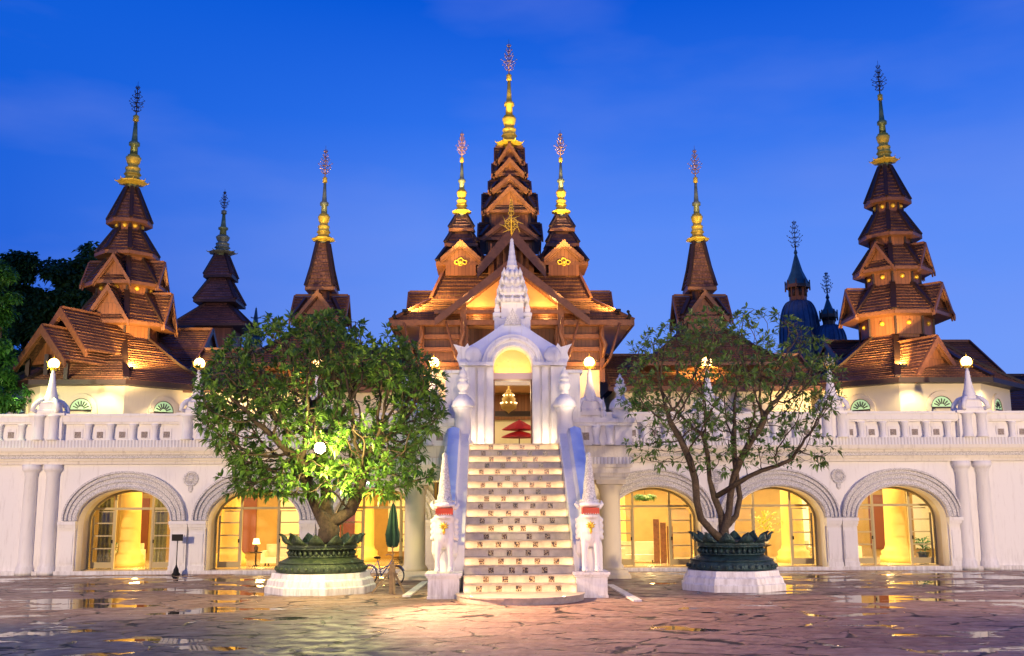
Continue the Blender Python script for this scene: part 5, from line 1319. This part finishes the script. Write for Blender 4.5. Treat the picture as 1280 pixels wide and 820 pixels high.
wild_tree('broadleaf_tree','dark narrow tree between the bright tree and the tower house',at(30,500,13).x,13,0,[clump(32,335,13,22),clump(28,370,13,30),clump(35,410,13,30),clump(22,450,13,32),clump(40,480,13,26)],M_leafd,2600,lf=.40,grp=G_)
wild_tree('broadleaf_tree','bright green tree cut by the left edge of the photo',at(-8,500,3).x,3,0,[clump(-6,340,3,22),clump(4,385,3,20),clump(-4,430,3,26),clump(-8,470,3,24),clump(6,505,3,14)],M_leafb,1800,lf=.24,grp=G_)
light('POINT', tuple(at(30,470,-.5)), 260, (.8,1,.4), size=.4)
wild_tree('leafy_shrub','small yellow-green shrub behind the parapet at the far left',at(30,508,1.5).x,1.5,4.94,[clump(27,500,1.5,8),clump(34,490,1.5,6)],M_leafb,160,lf=.16,trunk_r=.03)
wild_tree('leafy_shrub','yellow-green shrub behind the parapet right of the portal',at(797,510,2).x,2,4.94,[clump(792,505,2,9),clump(800,490,2,9),clump(805,508,2,8)],M_leafb,200,lf=.17,trunk_r=.03)

# ---------------------------------------------------------------- small things in the court
g = gr(490,742); X,Y = g.x,g.y
t = thing('closed_parasol','closed dark green parasol left of the stairs','parasol',(X,Y,.0))
MB().tube([(X,Y,.3),(X,Y,2.75)],.022,8).build('pole', M_timber, t)
q = MB(); n = 16; vs = []
for j,(r,z) in enumerate(((.02,2.78),(.06,2.68),(.11,2.45),(.15,2.1),(.20,1.78),(.19,1.55),(.15,1.46),(.05,1.44))):
    for i in range(n):
        a = 2*math.pi*i/n; rr = r*(1.18 if i%2 else .66)*(1+.06*math.sin(3*a+j)); vs.append((X+rr*math.cos(a),Y+rr*math.sin(a),z+(.05*math.sin(a*2) if j > 3 else 0)))
q.add(vs,[(j*n+i,j*n+(i+1)%n,(j+1)*n+(i+1)%n,(j+1)*n+i)[::-1] for j in range(7) for i in range(n)],False).build('folded_canopy', M_canvas, t)
MB().lathe([(.02,2.76),(.035,2.80),(.0,2.88)],8,(X,Y)).build('tip', M_timber, t)
t = thing('parasol_stand','weathered timber post with splayed legs holding the green parasol','stand',(X,Y,0))
MB().box(X-.09,X-.03,Y-.08,Y+.08,.0,.88).box(X+.03,X+.09,Y-.08,Y+.08,.0,.88).box(X-.09,X+.09,Y-.085,Y-.03,.0,.9).build('post', M_timber, t)
for dx,dy in ((-.62,-.1),(.40,-.1),(-.1,.5),(.12,-.45)): MB().bar((X+dx*.12,Y+dy*.12,.68),(X+dx,Y+dy,.02),.05).build('leg', M_timber, t)

def bicycle(x, y, ang):
    t = thing('bicycle','blue bicycle with a dark basket parked behind the left tree pot','bicycle',(0,0,0))
    f = MB(); r = .31
    H,Fk,BB,ST,RA = (.42,0,.86),(.55,0,r),(-.03,0,.28),(-.17,0,.80),(-.50,0,r)
    f.tube([H,BB],.022,8).tube([(.40,0,.93),(.42,0,.80)],.022,8).tube([BB,ST],.018,8).tube([(.41,0,.72),(-.10,0,.48)],.018,8).tube([BB,RA],.012,6).tube([ST,RA],.012,6).tube([(.42,0,.80),Fk],.014,6)
    f.build('frame', M_blue, t)
    for cx_ in (-.50,.55):
        w = MB().torus((cx_,0,r),r,.018).build('wheel', M_rubber, t)
        MB().torus((cx_,0,r),r-.03,.010).ball((cx_,0,r),.03,8,6).build('rim', M_chrome, w)
        s = MB()
        for k in range(14): a = 2*math.pi*k/14; s.tube([(cx_,0,r),(cx_+(r-.03)*math.cos(a),0,r+(r-.03)*math.sin(a))],.0025,3)
        s.build('spokes', M_chrome, w)
        fd = MB(); pts_ = [(cx_+(r+.04)*math.cos(a),0,r+(r+.04)*math.sin(a)) for a in [math.pi*(.15+.7*i/10) for i in range(11)]]
        fd.tube(pts_,.018,5).build('mudguard', M_blue, t)
    MB().tube([(.28,-.28,1.00),(.36,-.22,1.04),(.41,0,.97),(.36,.22,1.04),(.28,.28,1.00)],.012,8).tube([(.41,0,.9),(.41,0,.97)],.014,6).build('handlebar', M_chrome, t)
    MB().ball((-.2,0,.90),.12,12,8,(1.15,.7,.4)).tube([(-.17,0,.78),(-.19,0,.88)],.014,6).build('saddle', M_rubber, t)
    bk_ = MB(); 
    for z in (.72,.79,.86,.93): 
        k = .10+.12*(z-.72)/.21*.4
        bk_.tube([(.50,-k-.03,z),(.74,-k-.03,z),(.74,k+.03,z),(.50,k+.03,z),(.50,-k-.03,z)],.007,4)
    for u in range(6): 
        bk_.tube([(.50+.048*u,-.13,.72),(.50+.048*u,-.17,.93)],.005,4).tube([(.50+.048*u,.13,.72),(.50+.048*u,.17,.93)],.005,4)
    for u in range(5): bk_.tube([(.74,-.12+.06*u,.72),(.74,-.12+.06*u,.93)],.005,4)
    bk_.box(.50,.74,-.13,.13,.715,.722)
    bk_.build('basket', M_black, t)
    c = MB().torus((-.03,-.05,.28),.09,.008).tube([(-.03,-.08,.28),(.06,-.1,.14)],.009,5).box(.02,.1,-.16,-.08,.12,.14).tube([(-.03,.05,.28),(-.12,.08,.42)],.009,5).box(-.16,-.08,.07,.15,.41,.43)
    c.tube([(-.03,-.05,.37),(-.50,-.05,.35)],.005,4).tube([(-.03,-.05,.19),(-.50,-.05,.27)],.005,4); c.build('crank_and_chain', M_black, t)
    t.location = (x,y,0); t.rotation_euler = (0,0,ang)
g = gr(478,731); bicycle(g.x-.05, g.y+.3, R(-22))

# sign stand by the left wing
g = gr(220,717); X,Y = at(220,715,-.7).x,-.7
t = thing('notice_stand','black notice stand by the pier between the first two left arches','sign',(X,Y,0))
MB().lathe([(.17,0),(.17,.05),(.12,.1),(.10,.22),(.05,.32),(.03,.4)],12,(X,Y)).build('base', M_black, t)
MB().tube([(X,Y,.38),(X,Y,1.35)],.02,8).build('post', M_black, t)
MB().box(X-.22,X+.22,Y-.06,Y-.02,1.34,1.60).build('board', M_black, t)
# stone edging strips running out from the lion plinths
for a,b_,nm in ((gr(508,746),gr(532,728),'pale stone edging strip left of the stairs'),(gr(797,752),gr(762,732),'pale stone edging strip right of the stairs')):
    d = (b_-a).normalized(); s = Vector((-d.y,d.x,0))*.12
    q = MB(); q.add([a-s,a+s,b_+s,b_-s,a-s+Vector((0,0,.05)),a+s+Vector((0,0,.05)),b_+s+Vector((0,0,.05)),b_-s+Vector((0,0,.05))],[(4,5,6,7),(0,1,5,4),(1,2,6,5),(2,3,7,6),(3,0,4,7)])
    o = q.build('kerb', M_white2); o['kind'] = 'structure'

# ---------------------------------------------------------------- inside the halls
def sofa(x, y, w, label, grp=None):
    t = thing('sofa', label, 'sofa', (x,y,.15), grp)
    MB().box(x-w/2,x+w/2,y-.4,y+.4,.27,.5).build('seat', M_uphol, t)
    MB().box(x-w/2,x+w/2,y+.28,y+.46,.5,1.05).build('backrest', M_uphol, t)
    for s in (-1,1):
        MB().box(x+s*w/2-.09,x+s*w/2+.09,y-.42,y+.44,.27,.78).build('armrest', M_uphol, t)
        for d in (-.34,.34): MB().lathe([(.03,.15),(.04,.27)],8,(x+s*(w/2-.1),y+d)).build('leg', M_woodd, t)
sofa(5.75,3.6,1.5,'cream sofa seen through the arch right of the stairs')
sofa(-10.2,3.0,1.0,'small cream armchair seen through the second left arch')
sofa(12.9,3.6,1.1,'cream armchair between the columns in the second right arch')
sofa(15.2,4.6,1.3,'cream sofa at the left of the column in the rightmost arch')
sofa(-17.3,4.8,1.2,'cream sofa at the left of the column in the leftmost arch')
def pot_plant(x, y, label):
    t = thing('potted_plant', label, 'plant', (x,y,.15), 'potted plants inside the halls')
    MB().lathe([(.16,.15),(.24,.5),(.26,.55),(.22,.56)],16,(x,y)).build('pot', M_bronze, t)
    f = MB()
    for k in range(70):
        a = random.uniform(0,6.28); leaf(f, (x+.08*math.cos(a),y+.08*math.sin(a),.55+random.uniform(0,.5)), (math.cos(a),math.sin(a),random.uniform(.2,1.6)), random.uniform(.3,.6), .09, .5)
    f.build('fronds', M_leafb, t, uv=False)
pot_plant(at(136,705,2.8).x,2.8,'green potted plant inside the leftmost arch')
pot_plant(at(1155,700,3.2).x,3.2,'green potted plant inside the rightmost arch')
pot_plant(at(440,700,3.0).x,3.0,'green potted plant inside the arch behind the bicycle')
def table_lamp(x, y, label):
    t = thing('side_table', 'small dark side table in the second left arch','table',(x,y,.15))
    MB().lathe([(.26,.70),(.28,.72),(.28,.75)],16,(x,y)).build('top', M_woodd, t); MB().lathe([(.18,.15),(.04,.2),(.03,.7)],12,(x,y)).build('leg', M_woodd, t)
    t = thing('table_lamp', label, 'lamp', (x,y,.75))
    MB().lathe([(.08,.75),(.06,.8),(.10,.92),(.03,1.05),(.02,1.1)],12,(x,y)).build('base', M_woodd, t)
    MB().lathe([(.17,1.08),(.11,1.32)],16,(x,y)).build('lamp_shade', mat('lit_lampshade',(.9,.7,.4),.6,emit=(1,.7,.3),es=3), t)
table_lamp(-11.0,2.6,'lit table lamp in the second left arch')
def fern(x, y, z, label):
    t = thing('hanging_fern', label, 'plant', (x,y,z), 'ferns hanging in the arches beside the stairs')
    MB().lathe([(.10,z-.12),(.24,z-.02),(.26,z+.08),(.2,z+.06)],14,(x,y)).build('basket', M_woodd, t)
    MB().tube([(x,y,z+.05),(x,y,4.25)],.008,4).build('cord', M_black, t)
    f = MB()
    for k in range(60):
        a = random.uniform(0,6.28); p_ = Vector((x+.12*math.cos(a),y+.12*math.sin(a),z+.08))
        for j in range(3): leaf(f, p_+Vector((math.cos(a)*.1*j,math.sin(a)*.1*j,.1*j-.04*j*j)), (math.cos(a),math.sin(a),random.uniform(-.3,.8)-.3*j), .26, .07, .5)
    f.build('fronds', M_leafb, t, uv=False)
fern(at(493,626,2).x,2.0,3.02,'green fern hanging in the arch left of the stairs')
fern(at(806,624,2).x,2.0,2.95,'green fern hanging in the arch right of the stairs')
t = thing('flower_arrangement','tall yellow-green flower arrangement in the second right arch','flowers',(at(957,680,3.6).x,3.6,.15)); X = t.location.x; Y = 3.6
MB().lathe([(.26,.15),(.26,.2),(.06,.25),(.06,.8),(.26,.86),(.26,.9)],14,(X,Y)).build('stand', M_woodd, t)
MB().lathe([(.10,.9),(.17,1.05),(.15,1.25),(.08,1.35),(.11,1.4)],14,(X,Y)).build('vase', M_white, t)
f = MB()
for k in range(110):
    v = Vector((random.gauss(0,.25),random.gauss(0,.2),random.uniform(0,.9))); leaf(f, Vector((X,Y,1.35))+v, (v.x,v.y,random.uniform(-.2,.8)), .26, .09, .2)
f.build('flowers', leaf_mat('yellow_green_bloom',(.25,.30,.04),(.55,.45,.05)), t, uv=False)
for px,lab in ((130,'olive curtain inside the leftmost arch, at its left'),(199,'olive curtain inside the leftmost arch, at its right')):
    X = at(px,680,2.4).x; q = MB(); n = 12; vs = []
    for i in range(n+1):
        for z in (.2,3.2): vs.append((X-.28+.56*i/n, 2.4+.06*math.sin(i*1.7), z))
    q.add(vs,[(2*i,2*i+2,2*i+3,2*i+1) for i in range(n)],True).add([(a,b+.03,c) for a,b,c in vs],[(2*i,2*i+1,2*i+3,2*i+2) for i in range(n)],True)
    tag(q.build('curtain', M_curt), lab, 'curtain')
for X,h,lab in ((6.55,1.9,'tall brown folding screen panel in the arch right of the stairs'),):
    t = thing('folding_screen', lab, 'screen', (X,2.9,.15))
    for k in range(3):
        x0_ = X-.25+.3*k; q = MB(); y0_,y1_ = (2.9,3.1) if k%2 else (3.1,2.9)
        q.bar((x0_+.15,(y0_+y1_)/2,.15),(x0_+.15,(y0_+y1_)/2,.15+h-.15*k),.26,.03).build('panel', M_wood, t)
# fixtures of the courtyard floodlights outside the frame
for x_,y_,lab in ((-25,-26.2,'courtyard floodlight on a pole far to the left'),(25,-26.2,'courtyard floodlight on a pole far to the right')):
    t = thing('pole_floodlight', lab, 'floodlight', (x_,y_,0)); MB().tube([(x_,y_-.3,0),(x_,y_-.3,6.4)],.05,8).build('pole', M_black, t); MB().box(x_-.3,x_+.3,y_-.35,y_-.1,6.3,6.7).build('housing', M_black, t)
if PP.name: pass
